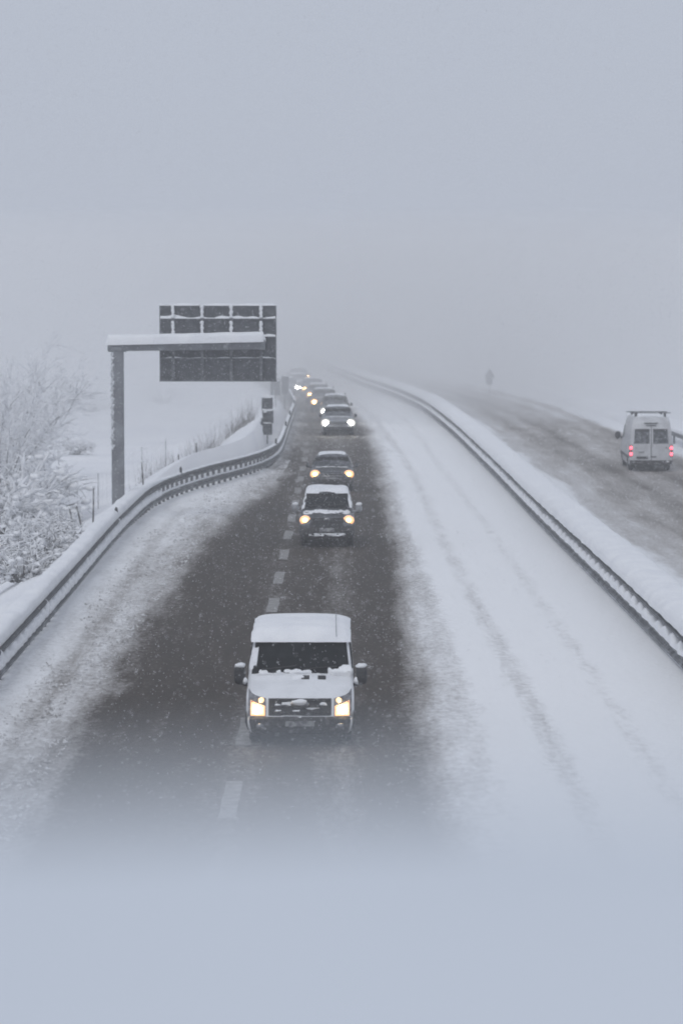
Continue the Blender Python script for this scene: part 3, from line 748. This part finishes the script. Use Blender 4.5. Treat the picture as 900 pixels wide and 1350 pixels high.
def wiper(root, bd, u, v0, v1):
    mb = MB(); p = [bd.F(u+.10*i/4, v0+(v1-v0)*i/4, .03) for i in range(5)]; mb.tube(p, .013, 5); mb.build('wiper', M['plastic'], root)
def lamp_unit(hl, bd, u, v, w, h, m):
    c = bd.F(u, v, .02); mb = MB(); blob(mb, c, (w*1.65, .035, h*1.65), 1, 0, 18, 9)
    b = mb.build('lamp_halo', M['glowwhite' if m == 'cool' else 'glowamber'], hl, smooth=True)  # glowing disc wider than the lens, stands in for the lamp's halo
    mb = MB(); blob(mb, (c[0], c[1]-.03, c[2]), (w*.85, .035, h*.85), 1, 0, 18, 9); o = mb.build('lamp_lens', M[m], hl, smooth=True)
def grille(root, bd, u0, u1, vw, nb, mslat='chrome'):
    g = patch(bd, u0, u1, -vw, vw, .010).build('grille', M['plastic'], root)
    for i in range(nb):
        u = u0+(u1-u0)*(i+.6)/nb; patch(bd, u-.05*(u1-u0)/1, u+.05*(u1-u0), -vw*.95, vw*.95, .026, 8, 8, .02).build('slat', M[mslat], g)
    return g
def plate(root, bd, u0, u1, off=.03, name='number_plate'):
    o = patch(bd, u0, u1, -.27, .27, off, 4, 6, .02).build(name, M['plate'], root); return o
def snowpatch(root, bd, u0, u1, v0, v1, h, seed, name='snow_patch', thr=0.0, fr=3.0):
    mb = MB(); nu, nv = 18, 40; H = {}
    for i in range(nu+1):
        for j in range(nv+1):
            a, b = i/nu, j/nv; u = u0+(u1-u0)*a; v = v0+(v1-v0)*b
            e = min(1, 5*a, 5*(1-a))*min(1, 10*b, 10*(1-b))
            n = mnoise.noise(Vector((u*fr, v*fr*2, seed)))+.5*mnoise.noise(Vector((u*fr*2.3, v*fr*5, seed)))
            k = max(0, e*(.55+n)-thr) ; H[i,j] = (bd.F(u, v, -.015+h*min(1, k)**.6 if k > 0 else -.03))
    mb.grid([[H[i,j] for j in range(nv+1)] for i in range(nu+1)]); mb.f = [f[::-1] for f in mb.f]
    return mb.build(name, M['snow'], root, smooth=True)

def van_mirror(root, sg):
    mb = MB(); P = []
    for i in range(13):
        t = -1+2*i/12; e = (1-abs(t)**4)**.5
        P.append([(sg*1.125+.105*e*math.copysign(abs(math.cos(a))**.6, math.cos(a)), 1.0+.085*e*math.copysign(abs(math.sin(a))**.7, math.sin(a)), 1.20+.185*t) for a in [2*math.pi*k/14 for k in range(15)]])
    mb.grid(P); mb.tube([(sg*.93, 1.06, 1.03), (sg*1.02, 1.03, 1.03), (sg*1.10, 1.0, 1.08)], [.05,.045,.05], 7)
    o = mb.build('mirror', M['plastic'], root, smooth=True)
    m2 = MB(); blob(m2, (sg*1.115, .99, 1.375), (.10, .08, .05), 5+sg, .5, 12, 6); m2.build('snow_cap', M['snow'], o, smooth=True)
    m2 = MB(); blob(m2, (sg*1.03, .97, 1.10), (.06, .05, .07), 2+sg, .5, 8, 6); m2.build('snow_patch', M['snow'], o, smooth=True)
# --- nearest white van
van_keys = [(.14,.24,.12),(.02,.31,.14),(-.02,.40,.17),(-.01,.52,.19),(.02,.57,.21),(.07,.72,.22),(.13,.88,.22),(.24,.95,.20),(.86,1.20,.10),(.92,1.23,.12),(1.52,1.80,.12),(1.66,1.89,.07),(1.9,1.95,.02),(2.5,1.97,0),(4.0,1.97,0),(4.30,1.93,0),(4.42,1.7,0),(4.48,1.0,0),(4.50,.5,0),(4.44,.32,0)]
van_w = [(.2,.93),(.45,.985),(1.0,.985),(1.3,.965),(1.8,.90),(1.99,.87)]
def van_feats(root, bd):
    patch(bd, .2, 3.75, -1.0, 1.0, .018, 20).build('bumper', M['slushplastic'], root, smooth=True)
    patch(bd, 1.0, 1.8, -.46, .46, .03, 8).build('lower_intake', M['plastic'], root)
    g = grille(root, bd, 4.05, 6.0, .58, 3, 'slushplastic')
    em = MB(); c = bd.F(5.3, 0, .05); blob(em, (c[0], c[1], c[2]), (.17, .035, .075), 1, 0, 16, 8); e = em.build('oval_badge', M['chrome'], g, smooth=True)
    m2 = MB(); blob(m2, (c[0]-.01, c[1]-.02, c[2]+.04), (.15,.045,.055), 4, .4, 10, 6); m2.build('snow_patch', M['snow'], e, smooth=True)
    plate(root, bd, 2.0, 2.75)
    for sg in (-1, 1):
        a, b = sorted((sg*.63, sg*.95))
        hl = skew_patch(bd, 3.95, 6.0, 7.35, a, b, .014).build('headlight', M['lens'], root)
        a, b = sorted((sg*.645, sg*.91)); skew_patch(bd, 3.98, 5.15, 5.75, a, b, .022).build('lamp_halo', M['glowamber'], hl)  # amber halo round the lens, put in as a dim glowing patch
        a, b = sorted((sg*.675, sg*.885)); skew_patch(bd, 4.12, 4.95, 5.40, a, b, .034).build('lamp_lens', M['warm'], hl)
        c = bd.F(4.62, sg*.775, .045); mb = MB(); blob(mb, c, (.085, .03, .065), 1, 0, 14, 8); mb.build('lamp_bulb', M['bulb'], hl, smooth=True)
        c = bd.F(5.75, sg*.715, .02); mb = MB(); blob(mb, c, (.052, .03, .052), 1, 0, 14, 8); mb.build('side_lamp', M['warm'], hl, smooth=True)
        van_mirror(root, sg)
        side_quad(bd, sg, [(1.20,1.30),(2.15,1.30),(2.15,1.78),(1.72,1.78)]).build('side_window', M['glass'], root)
        side_quad(bd, sg, [(2.35,1.30),(3.4,1.30),(3.4,1.78),(2.35,1.78)]).build('side_window', M['glass'], root)
        side_quad(bd, sg, [(1.9,1.08),(2.1,1.08),(2.1,1.13),(1.9,1.13)], .02).build('door_handle', M['plastic'], root)
        side_quad(bd, sg, [(.16,.38),(.46,.38),(.46,.66),(.16,.60)], .016).build('side_trim', M['plastic'], root)
        c = bd.F(1.9, sg*.74, .02); mb = MB(); blob(mb, c, (.08,.03,.06), 1, 0, 12, 8); mb.build('fog_lamp', M['lens'], root, smooth=True)
    patch(bd, 9.02, 10.1, -.93, .93, .010, 16).build('windscreen', M['glass'], root, smooth=True)
    wiper(root, bd, 9.1, -.75, -.10); wiper(root, bd, 9.1, .05, .70)
    for v in (.02, .33): patch(bd, 7.82, 8.06, v, v+.15, .012, 4).build('bonnet_vent', M['plastic'], root)
    o = loaf(-.925, .925, 1.44, 4.36, lambda x, y: 1.91 - .10*max(0, 1.75-y)/.3 if y < 1.75 else 1.93, .15, 2.2, .14, 26, 34, 5.0, .05).build('roof_snow', M['snow'], root, smooth=True)
    mb = MB(); mb.tube([(.66, 1.47, 1.86), (.655, 1.56, 1.99), (.652, 1.8, 2.06), (.65, 2.3, 2.085), (.65, 4.1, 2.085)], .006, 5); mb.build('strap', M['rib'], o)
    snowpatch(root, bd, 7.7, 8.75, -.70, .30, .05, 5.5, thr=.34, fr=3.4)
    snowpatch(root, bd, 8.35, 9.22, -.95, .55, .07, 2.4, thr=.30, fr=3.6)
    snowpatch(root, bd, 8.2, 9.32, .50, .99, .11, 8.4, thr=.12, fr=2.8)
    snowpatch(root, bd, 8.9, 9.9, -1.0, -.84, .06, 3.9, thr=.22, fr=2.6)
    snowpatch(g, bd, 4.2, 6.1, -.55, .60, .05, 13.5, thr=.42, fr=2.0)
    snowpatch(root, bd, 3.2, 4.2, -.70, .1, .05, 23.5, thr=.42, fr=2.0)
vehicle('delivery_van', 'white van leading the queue, thick snow roll on its roof and amber headlights', 'van', -.755, 53.3, 0, Body(van_keys, van_w, r=.08), 4.50, .26, [(.92,.40),(3.55,.40)], 'white', van_feats)

# --- second vehicle: compact people carrier
mpv_keys = [(.14,.22,.14),(.03,.30,.15),(-.02,.44,.17),(.0,.58,.18),(.05,.66,.20),(.10,.86,.22),(.20,.96,.22),(.9,1.10,.10),(.98,1.13,.12),(1.62,1.66,.10),(1.80,1.75,.05),(2.3,1.80,0),(3.7,1.78,0),(4.0,1.70,0),(4.15,1.2,0),(4.22,.6,0),(4.15,.3,0)]
mpv_w = [(.2,.84),(.5,.90),(.95,.90),(1.15,.85),(1.66,.72),(1.8,.68)]
def mpv_feats(root, bd):
    patch(bd, .3, 3.7, -.97, .97, .014, 12).build('bumper', M['slushplastic'], root, smooth=True)
    g = grille(root, bd, 3.75, 5.9, .60, 3, 'plastic')
    em = MB(); c = bd.F(5.2, 0, .04); blob(em, c, (.11,.03,.06), 1, 0, 14, 8); em.build('oval_badge', M['chrome'], g, smooth=True)
    plate(root, bd, 2.6, 3.6)
    patch(bd, 1.0, 2.0, -.5, .5, .03, 8).build('lower_intake', M['plastic'], root)
    for sg in (-1, 1):
        a, b = sorted((sg*.60, sg*.95)); hl = patch(bd, 4.3, 6.6, a, b, .012, 6).build('headlight', M['lens'], root)
        lamp_unit(hl, bd, 5.25, sg*.78, .108, .092, 'warmfar2')
        mirror(root, sg, .90, 1.12, 1.20, 1.05, 'silver')
        side_quad(bd, sg, [(1.35,1.18),(3.6,1.18),(3.6,1.60),(1.85,1.62)]).build('side_window', M['glass'], root)
        side_quad(bd, sg, [(2.1,1.0),(2.3,1.0),(2.3,1.05),(2.1,1.05)], .02).build('door_handle', M['plastic'], root)
    patch(bd, 8.15, 9.02, -.88, .88, .010, 16).build('windscreen', M['glass'], root, smooth=True)
    wiper(root, bd, 8.25, -.7, -.08); wiper(root, bd, 8.25, .05, .65)
    loaf(-.70, .70, 1.62, 4.0, lambda x, y: 1.74 if y > 1.8 else 1.68, .12, 6.2, .25, 20, 22, 6.0, .05).build('roof_snow', M['snow'], root, smooth=True)
    snowpatch(root, bd, 8.8, 9.6, -.85, -.35, .06, 4.4, thr=.0)
    snowpatch(root, bd, 8.85, 9.6, .35, .9, .06, 9.1, thr=.0)
    snowpatch(root, bd, 6.6, 8.15, -.95, .95, .06, 7.7, thr=.10)
    for sg in (-1, 1):
        a, b = sorted((sg*.88, sg*1.0)); snowpatch(root, bd, 8.1, 9.3, a, b, .05, 3.1+sg, thr=.0)
    snowpatch(root, bd, 1.6, 2.3, -.75, .75, .10, 12.2, thr=.15)
M['warmfar2'] = emit('warm_mid_headlamp', (1.0, 0.60, 0.20), 6.5)
vehicle('people_carrier', 'dark compact people carrier with snow-edged windscreen, second in the queue behind the white van', 'car', -.47, 95, 0, Body(mpv_keys, mpv_w, r=.07), 4.2, .24, [(.85,.38),(3.4,.38)], 'black', mpv_feats)

# --- ordinary cars
def car_body(roof=1.46, hood=.82, cowl=.95, L=4.3, w=.88, rw=.60):
    k = [(.14,.20,.16),(.03,.28,.18),(-.02,.42,.20),(.0,.54,.21),(.04,.60,.22),(.08,.70,.23),(.18,hood,.22),(1.05,cowl,.08),(1.15,cowl+.03,.12),(1.85,roof-.09,.09),(2.1,roof-.02,.03),(2.6,roof,0),(3.2,roof-.02,0),(L-.55,roof-.16,0),(L-.12,cowl+.05,0),(L,.7,0),(L-.06,.3,0)]
    return Body(k, [(.2,w-.05),(.5,w),(.85,w),(cowl+.03,w-.05),(roof-.1,rw+.03),(roof,rw)], r=.07)
def car_feats(lamp, glass='glass', snow=.08, racks=False, mcol='plastic', lampsize=.155):
    def f(root, bd):
        top = bd.k[11][1]
        patch(bd, .3, 2.9, -.94, .94, .012, 10).build('bumper', M['slushplastic'], root, smooth=True)
        grille(root, bd, 3.9, 5.8, .52, 2, 'chrome'); plate(root, bd, 2.7, 3.7)
        for sg in (-1, 1):
            a, b = sorted((sg*.58, sg*.95)); hl = patch(bd, 4.0, 6.4, a, b, .012, 6).build('headlight', M['lens'], root)
            lamp_unit(hl, bd, 5.2, sg*.77, lampsize, lampsize*.85, lamp)
            mirror(root, sg, .88, 1.32, bd.k[8][1]+.05, .72, mcol, False)
            side_quad(bd, sg, [(1.5,bd.k[8][1]+.04),(3.5,bd.k[8][1]+.04),(3.2,top-.12),(2.05,top-.12)]).build('side_window', M['glass'], root)
        patch(bd, 8.1, 9.05, -.90, .90, .010, 12).build('windscreen', M[glass], root, smooth=True)
        w = bd.W(top)
        loaf(-w*.96, w*.96, 1.95, 3.7, lambda x, y: float(np.interp(y, [1.85, 2.1, 2.6, 3.2, 3.75], [top-.09, top-.02, top, top-.02, top-.16]))-.02, snow, 3.0+top*7, .6, 16, 18, 4.0, .03).build('roof_snow', M['snow'], root, smooth=True)
        snowpatch(root, bd, 7.2, 8.1, -.9, .9, .04, top*9, thr=.2)
        if racks:
            for sg in (-1, 1):
                mb = MB(); mb.tube([(sg*w*.98, 2.1, top), (sg*w*.98, 2.2, top+.07), (sg*w*.98, 3.4, top+.05), (sg*w*.98, 3.5, top-.05)], .02, 6); mb.build('roof_bar', M['plastic'], root)
    return f
M['warm3'] = emit('warm_third_headlamp', (1.0, 0.58, 0.18), 7.5)
vehicle('saloon_car', 'dark saloon with a strip of snow on its roof, just behind the people carrier', 'car', -.39, 121.5, 0, car_body(1.50,.80,.95,4.4,.90,.60), 4.4, .22, [(.85,.37),(3.5,.37)], 'black', car_feats('warm3', 'frostglass', .08, lampsize=.125))
cars = [ # y, x offset from lane, paint, lamp, roof, label
 (168.5, -.18, 'silver', 'cool', 1.66, 'four_by_four', 'pale four-by-four with dazzling white headlights, fourth in the queue'),
 (184.5, -.36, 'grey', 'cool', 1.72, 'four_by_four', 'dark-roofed four-by-four whose lights peep over the pale one in front'),
 (200.0, None, 'black', 'warmfar', 1.62, 'estate_car', 'hazy dark car sixth in line with one warm headlight showing'),
 (214.0, None, 'silver', 'warmfar', 1.50, 'hatchback_car', 'hazy car with a small amber headlight between two larger ones'),
 (226.0, None, 'blue', 'warmfar', 1.55, 'hatchback_car', 'faint car with a yellow headlight where the queue bends left'),
 (241.0, None, 'white', 'warmfar', 1.48, 'hatchback_car', 'very faint car with an amber light just right of the hazy plates'),
 (257.0, None, 'grey', 'warmfar', 1.5, 'hatchback_car', 'faintest and farthest car, its small light topmost in the queue')]
px = {200.0: -1.11, 214.0: -1.58, 226.0: -2.08, 241.0: -3.42, 257.0: -3.6}
for y, xo, paint, lamp, roof, nm, lab in cars:
    x = xo if xo is not None else px[y]
    w = .90 if roof < 1.6 else .93
    vehicle(nm, lab, 'car', x, y, heading(LANE, y), car_body(roof, .78+.25*(roof-1.45), .93+.45*(roof-1.45), 4.3, w, .60 if roof < 1.6 else .66), 4.3, .22, [(.85,.37),(3.4,.37)], paint, car_feats(lamp, 'frostglass', .09, roof > 1.6))
vehicle('hatchback_car', 'car in the nearside lane with a bright white headlight close beside the hazy plates', 'car', -4.18, 230, heading(LANE, 230), car_body(1.5,.8,.95,4.3,.93), 4.3, .22, [(.85,.37),(3.4,.37)], 'silver', car_feats('cool', 'frostglass', .09))

# --- white van driving away on the right carriageway (built nose first, turned round)
rv_keys = [(.14,.26,.10),(.0,.40,.12),(.0,.66,.13),(.10,1.0,.16),(.24,1.12,.14),(.95,1.32,.08),(1.75,2.15,.08),(2.1,2.42,.03),(2.8,2.52,0),(5.2,2.52,0),(5.55,2.45,-.03),(5.70,2.25,-.05),(5.80,1.95,-.05),(5.86,1.25,-.05),(5.88,.75,-.05),(5.88,.45,-.05),(5.80,.32,-.05)]
rv_w = [(.2,.94),(.5,.99),(1.2,.99),(1.9,.93),(2.3,.87),(2.52,.82)]
def rv_feats(root, bd):
    patch(bd, 14.75, 15.9, -.97, .97, .03, 12).build('rear_bumper', M['slushplastic'], root)
    for sg in (-1, 1):
        a, b = sorted((sg*.018, sg*.84))
        d = patch(bd, 11.4, 14.75, a, b, .012, 8).build('rear_door', M['vanwhite'], root, smooth=False)
        a, b = sorted((sg*.085, sg*.80)); patch(bd, 12.0, 12.95, a, b, .022, 6).build('rear_window', M['frostglass'], d)
        patch(bd, 12.0, 12.18, a, b, .03, 6).build('wiper_rail', M['plastic'], d)
        a, b = sorted((sg*.88, sg*.985)); tl = patch(bd, 13.05, 14.2, a, b, .02, 4).build('tail_lamp', M['reflector'], root)
        for u in (13.32, 13.88):
            c = bd.F(u, sg*.925, .02); mb = MB(); blob(mb, c, (.068, .03, .09), 1, 0, 12, 8); mb.build('lamp_bulb', M['tail'], tl, smooth=True)
        mb = MB(); c = bd.F(13.3, sg*.70, .03); mb.box(c, (.06, .02, .05)); mb.build('hinge', M['plastic'], d)
        mirror(root, sg, 1.05, 1.15, 1.45, 1.3, 'plastic', False)
        side_quad(bd, sg, [(1.3,1.40),(2.2,1.40),(2.2,1.98),(1.85,1.98)]).build('side_window', M['glass'], root)
        side_quad(bd, sg, [(.6,.58),(5.5,.58),(5.5,.70),(.6,.70)], .015).build('side_trim', M['plastic'], root)
        mb = MB(); mb.box((sg*.80, 5.1, .28), (.26, .02, .34)); mb.build('mud_flap', M['plastic'], root)
    patch(bd, 11.45, 14.75, -.02, .02, .009, 4).build('door_seam', M['rib'], root)
    mb = MB(); c = bd.F(14.2, -.12, .03); mb.box(c, (.22, .03, .05)); mb.build('door_handle', M['plastic'], root)
    mb = MB(); c = bd.F(14.35, .42, .03); mb.box(c, (.52, .02, .11)); mb.build('number_plate', M['plastic'], root)
    mb = MB(); c = bd.F(13.7, .45, .03); mb.box(c, (.26, .015, .06)); mb.build('badge', M['chrome'], root)
    mb = MB(); c = bd.F(11.15, 0, .02); mb.box(c, (.62, .03, .05)); mb.build('brake_light', M['reflector'], root)
    mb = MB(); c = bd.F(11.5, 0, .03); mb.box(c, (.46, .02, .06)); mb.build('door_vent', M['rib'], root)
    patch(bd, 5.1, 6.0, -.9, .9, .012, 10).build('windscreen', M['glass'], root)
    for sg in (-1, 1):
        a, b = sorted((sg*.6, sg*.95)); patch(bd, 2.2, 3.6, a, b, .015).build('headlight', M['lens'], root)
    patch(bd, 2.1, 3.2, -.5, .5, .012).build('grille', M['plastic'], root)
    rk = MB()
    for y in (3.2, 5.2): rk.box((0, y, 2.64 if y < 4 else 2.67), (1.86, .06, .035))
    ro = rk.build('roof_rack', M['plastic'], root)
    for y in (3.2, 5.2):
        for sg in (-1, 1): mb = MB(); mb.box((sg*.66, y, 2.57), (.12, .07, .16)); mb.build('rack_foot', M['plastic'], ro)
    loaf(-.72, .72, 2.3, 5.35, lambda x, y: 2.50, .09, 9.2, .3, 16, 22, 5, .03).build('roof_snow', M['snow'], root, smooth=True)
    snowpatch(root, bd, 14.7, 15.1, -.9, -.3, .05, 2.2, thr=.0)
rvan = vehicle('cargo_van', 'dirty white high-roof van driving away with red tail lamps and a roof rack', 'van', 14.25, 135+5.88, math.pi-.02, Body(rv_keys, rv_w, r=.07), 5.88, .28, [(1.0,.42),(4.55,.42)], 'vanwhite', rv_feats, None)

# ------------------------------------------------------------------ bridge parapet close to the camera (thrown out of focus by the lens)
pr = thing('bridge_parapet', 'out-of-focus snow-covered bridge parapet filling the bottom of the picture', 'parapet', (0, .85, 6.9))
mb = MB(); mb.box((0, .66, 7.44), (14, .42, 1.16)); par(mb.build('wall', M['parapet']), pr)
mb = MB(); mb.box((0, .66, 8.045), (14, .50, .04)); par(mb.build('coping', M['parapet']), pr)
mb = MB(); P = []
for i in range(141):
    x = -7+14*i/140; row = []
    k = 1+.10*mnoise.noise(Vector((x*1.4, 0, 3)))+.05*mnoise.noise(Vector((x*5, 1, 3)))
    for j in range(15):
        a = math.pi*(1-j/14); ca, sa = math.cos(a), math.sin(a)
        row.append((x, .68+.27*math.copysign(abs(ca)**.5, ca), 8.064+.094*k*sa**.4))
    row.append(row[0]); P.append(row)
mb.grid(P); par(mb.build('snow_cap', M['parsnow'], smooth=True), pr)
bdk = MB(); bdk.box((0, -3.0, 6.70), (16, 7.4, .3)); bdk.build('bridge_deck', M['parapet'], kind='structure')

# ------------------------------------------------------------------ falling snow (stuff)
def flakes(n, name):
    d = (rng.random(n)*(115**3-22**3)+22**3)**(1/3.)
    x = (rng.random(n)-.5)*(d*.26+3); zc = 8.3 - d*math.tan(R(4.3)); z = zc + (rng.random(n)-.5)*(d*.37+2)
    ok = z > .1; d, x, z = d[ok], x[ok], z[ok]; m = len(d)
    r = rng.uniform(.003, .0078, m); r[rng.random(m) < .04] *= 1.4
    o6 = np.array([[1,0,-.6],[-.5,.87,-.6],[-.5,-.87,-.6],[0,0,1.1]])*1.25
    f8 = np.array([[0,2,1],[0,1,3],[1,2,3],[2,0,3]])
    c = np.stack([x, d, z], -1)
    V = (c[:,None,:]+o6[None]*r[:,None,None]).reshape(-1,3); Fc = (np.arange(m)[:,None,None]*4+f8[None]).reshape(-1,3)
    me = bpy.data.meshes.new(name); me.vertices.add(len(V)); me.vertices.foreach_set('co', V.astype(np.float32).ravel())
    me.loops.add(Fc.size); me.loops.foreach_set('vertex_index', Fc.astype(np.int32).ravel())
    me.polygons.add(len(Fc)); me.polygons.foreach_set('loop_start', np.arange(0, Fc.size, 3, dtype=np.int32))
    me.update(calc_edges=True); me.validate(); me.materials.append(M['flake'])
    o = bpy.data.objects.new(name, me); COL.objects.link(o); o['kind'] = 'stuff'; tag(o, 'fine white flakes of falling snow in the air over the road', 'snowfall')
flakes(260000, 'falling_snow')

# ------------------------------------------------------------------ haze: the snowy air, one even box and an added denser one
HAZE_D = 0.0017
hz = MB(); hz.box((0, 470, 3.2), (1700, 1160, 22.0))
ho = hz.build('haze', bpy.data.materials.new('haze_air'), kind='stuff')
hm = ho.data.materials[0]; hm.use_nodes = True; nt = hm.node_tree
for n in list(nt.nodes): nt.nodes.remove(n)
out = nt.nodes.new('ShaderNodeOutputMaterial'); pv = nt.nodes.new('ShaderNodeVolumePrincipled')
pv.inputs['Color'].default_value = (.98, .981, .984, 1); pv.inputs['Density'].default_value = HAZE_D; pv.inputs['Anisotropy'].default_value = 0.1
nt.links.new(pv.outputs['Volume'], out.inputs['Volume'])
tag(ho, 'pale snowy haze filling the air over the motorway and fields', 'haze')

sq = MB(); sq.box((0, 608, 3.2), (1600, 864, 20.0))  # second haze volume, added so distant things fade faster than near ones
sqo = sq.build('far_haze', hm.copy(), kind='stuff'); sqo.data.materials[0].name = 'far_haze_air'
sqo.data.materials[0].node_tree.nodes['Principled Volume'].inputs['Density'].default_value = .0205
tag(sqo, 'denser snowy haze, a second volume added to fade the far end of the motorway', 'blowing snow')
# ------------------------------------------------------------------ light: overcast
SUN_EL, SUN_AZ = R(48), R(200)
w = bpy.data.worlds.new('World'); S.world = w; w.use_nodes = True; nt = w.node_tree; bg = nt.nodes['Background']
sky = nt.nodes.new('ShaderNodeTexSky'); sky.sky_type = 'NISHITA'; sky.sun_disc = False
sky.sun_elevation = SUN_EL; sky.sun_rotation = SUN_AZ; sky.dust_density = 4; sky.air_density = 1.5
hs = nt.nodes.new('ShaderNodeHueSaturation'); hs.inputs['Saturation'].default_value = .35
nt.links.new(sky.outputs['Color'], hs.inputs['Color'])
mx = nt.nodes.new('ShaderNodeMixRGB'); mx.inputs['Fac'].default_value = .93; mx.inputs['Color2'].default_value = (4.62, 5.05, 5.96, 1)
nt.links.new(hs.outputs['Color'], mx.inputs['Color1']); nt.links.new(mx.outputs['Color'], bg.inputs['Color'])
bg.inputs['Strength'].default_value = 0.104
sl = bpy.data.lights.new('sun', 'SUN'); sl.energy = .7; sl.angle = R(25); sl.color = (1, .99, .975)
so = bpy.data.objects.new('sun', sl); COL.objects.link(so); so.location = (0, -20, 60)
dv = Vector((math.sin(SUN_AZ)*math.cos(SUN_EL), math.cos(SUN_AZ)*math.cos(SUN_EL), math.sin(SUN_EL)))
so.rotation_euler = dv.to_track_quat('Z', 'Y').to_euler()

# ------------------------------------------------------------------ camera
cd = bpy.data.cameras.new('camera'); co = bpy.data.objects.new('camera', cd); COL.objects.link(co); S.camera = co
co.location = (0, 0, H_CAM); co.rotation_euler = (R(90-4.297), 0, 0)
cd.sensor_fit = 'VERTICAL'; cd.sensor_height = 36; cd.sensor_width = 24; cd.lens = 104; cd.clip_start = .1; cd.clip_end = 3000
cd.dof.use_dof = True; cd.dof.focus_distance = 68; cd.dof.aperture_fstop = 1.7

# ------------------------------------------------------------------ render
S.render.engine = 'CYCLES'
S.view_settings.view_transform = 'Standard'; S.view_settings.look = 'None'; S.view_settings.exposure = 0; S.view_settings.gamma = 1
c = S.cycles; c.use_denoising = True
try: c.denoiser = 'OPENIMAGEDENOISE'
except Exception: pass
c.max_bounces = 8; c.diffuse_bounces = 3; c.glossy_bounces = 3; c.volume_bounces = 2; c.transparent_max_bounces = 8
c.use_adaptive_sampling = True; c.adaptive_threshold = .02
c.sample_clamp_indirect = 6; c.pixel_filter_type = 'BLACKMAN_HARRIS'; c.filter_width = 1.8
S.render.resolution_x, S.render.resolution_y = 682, 1024
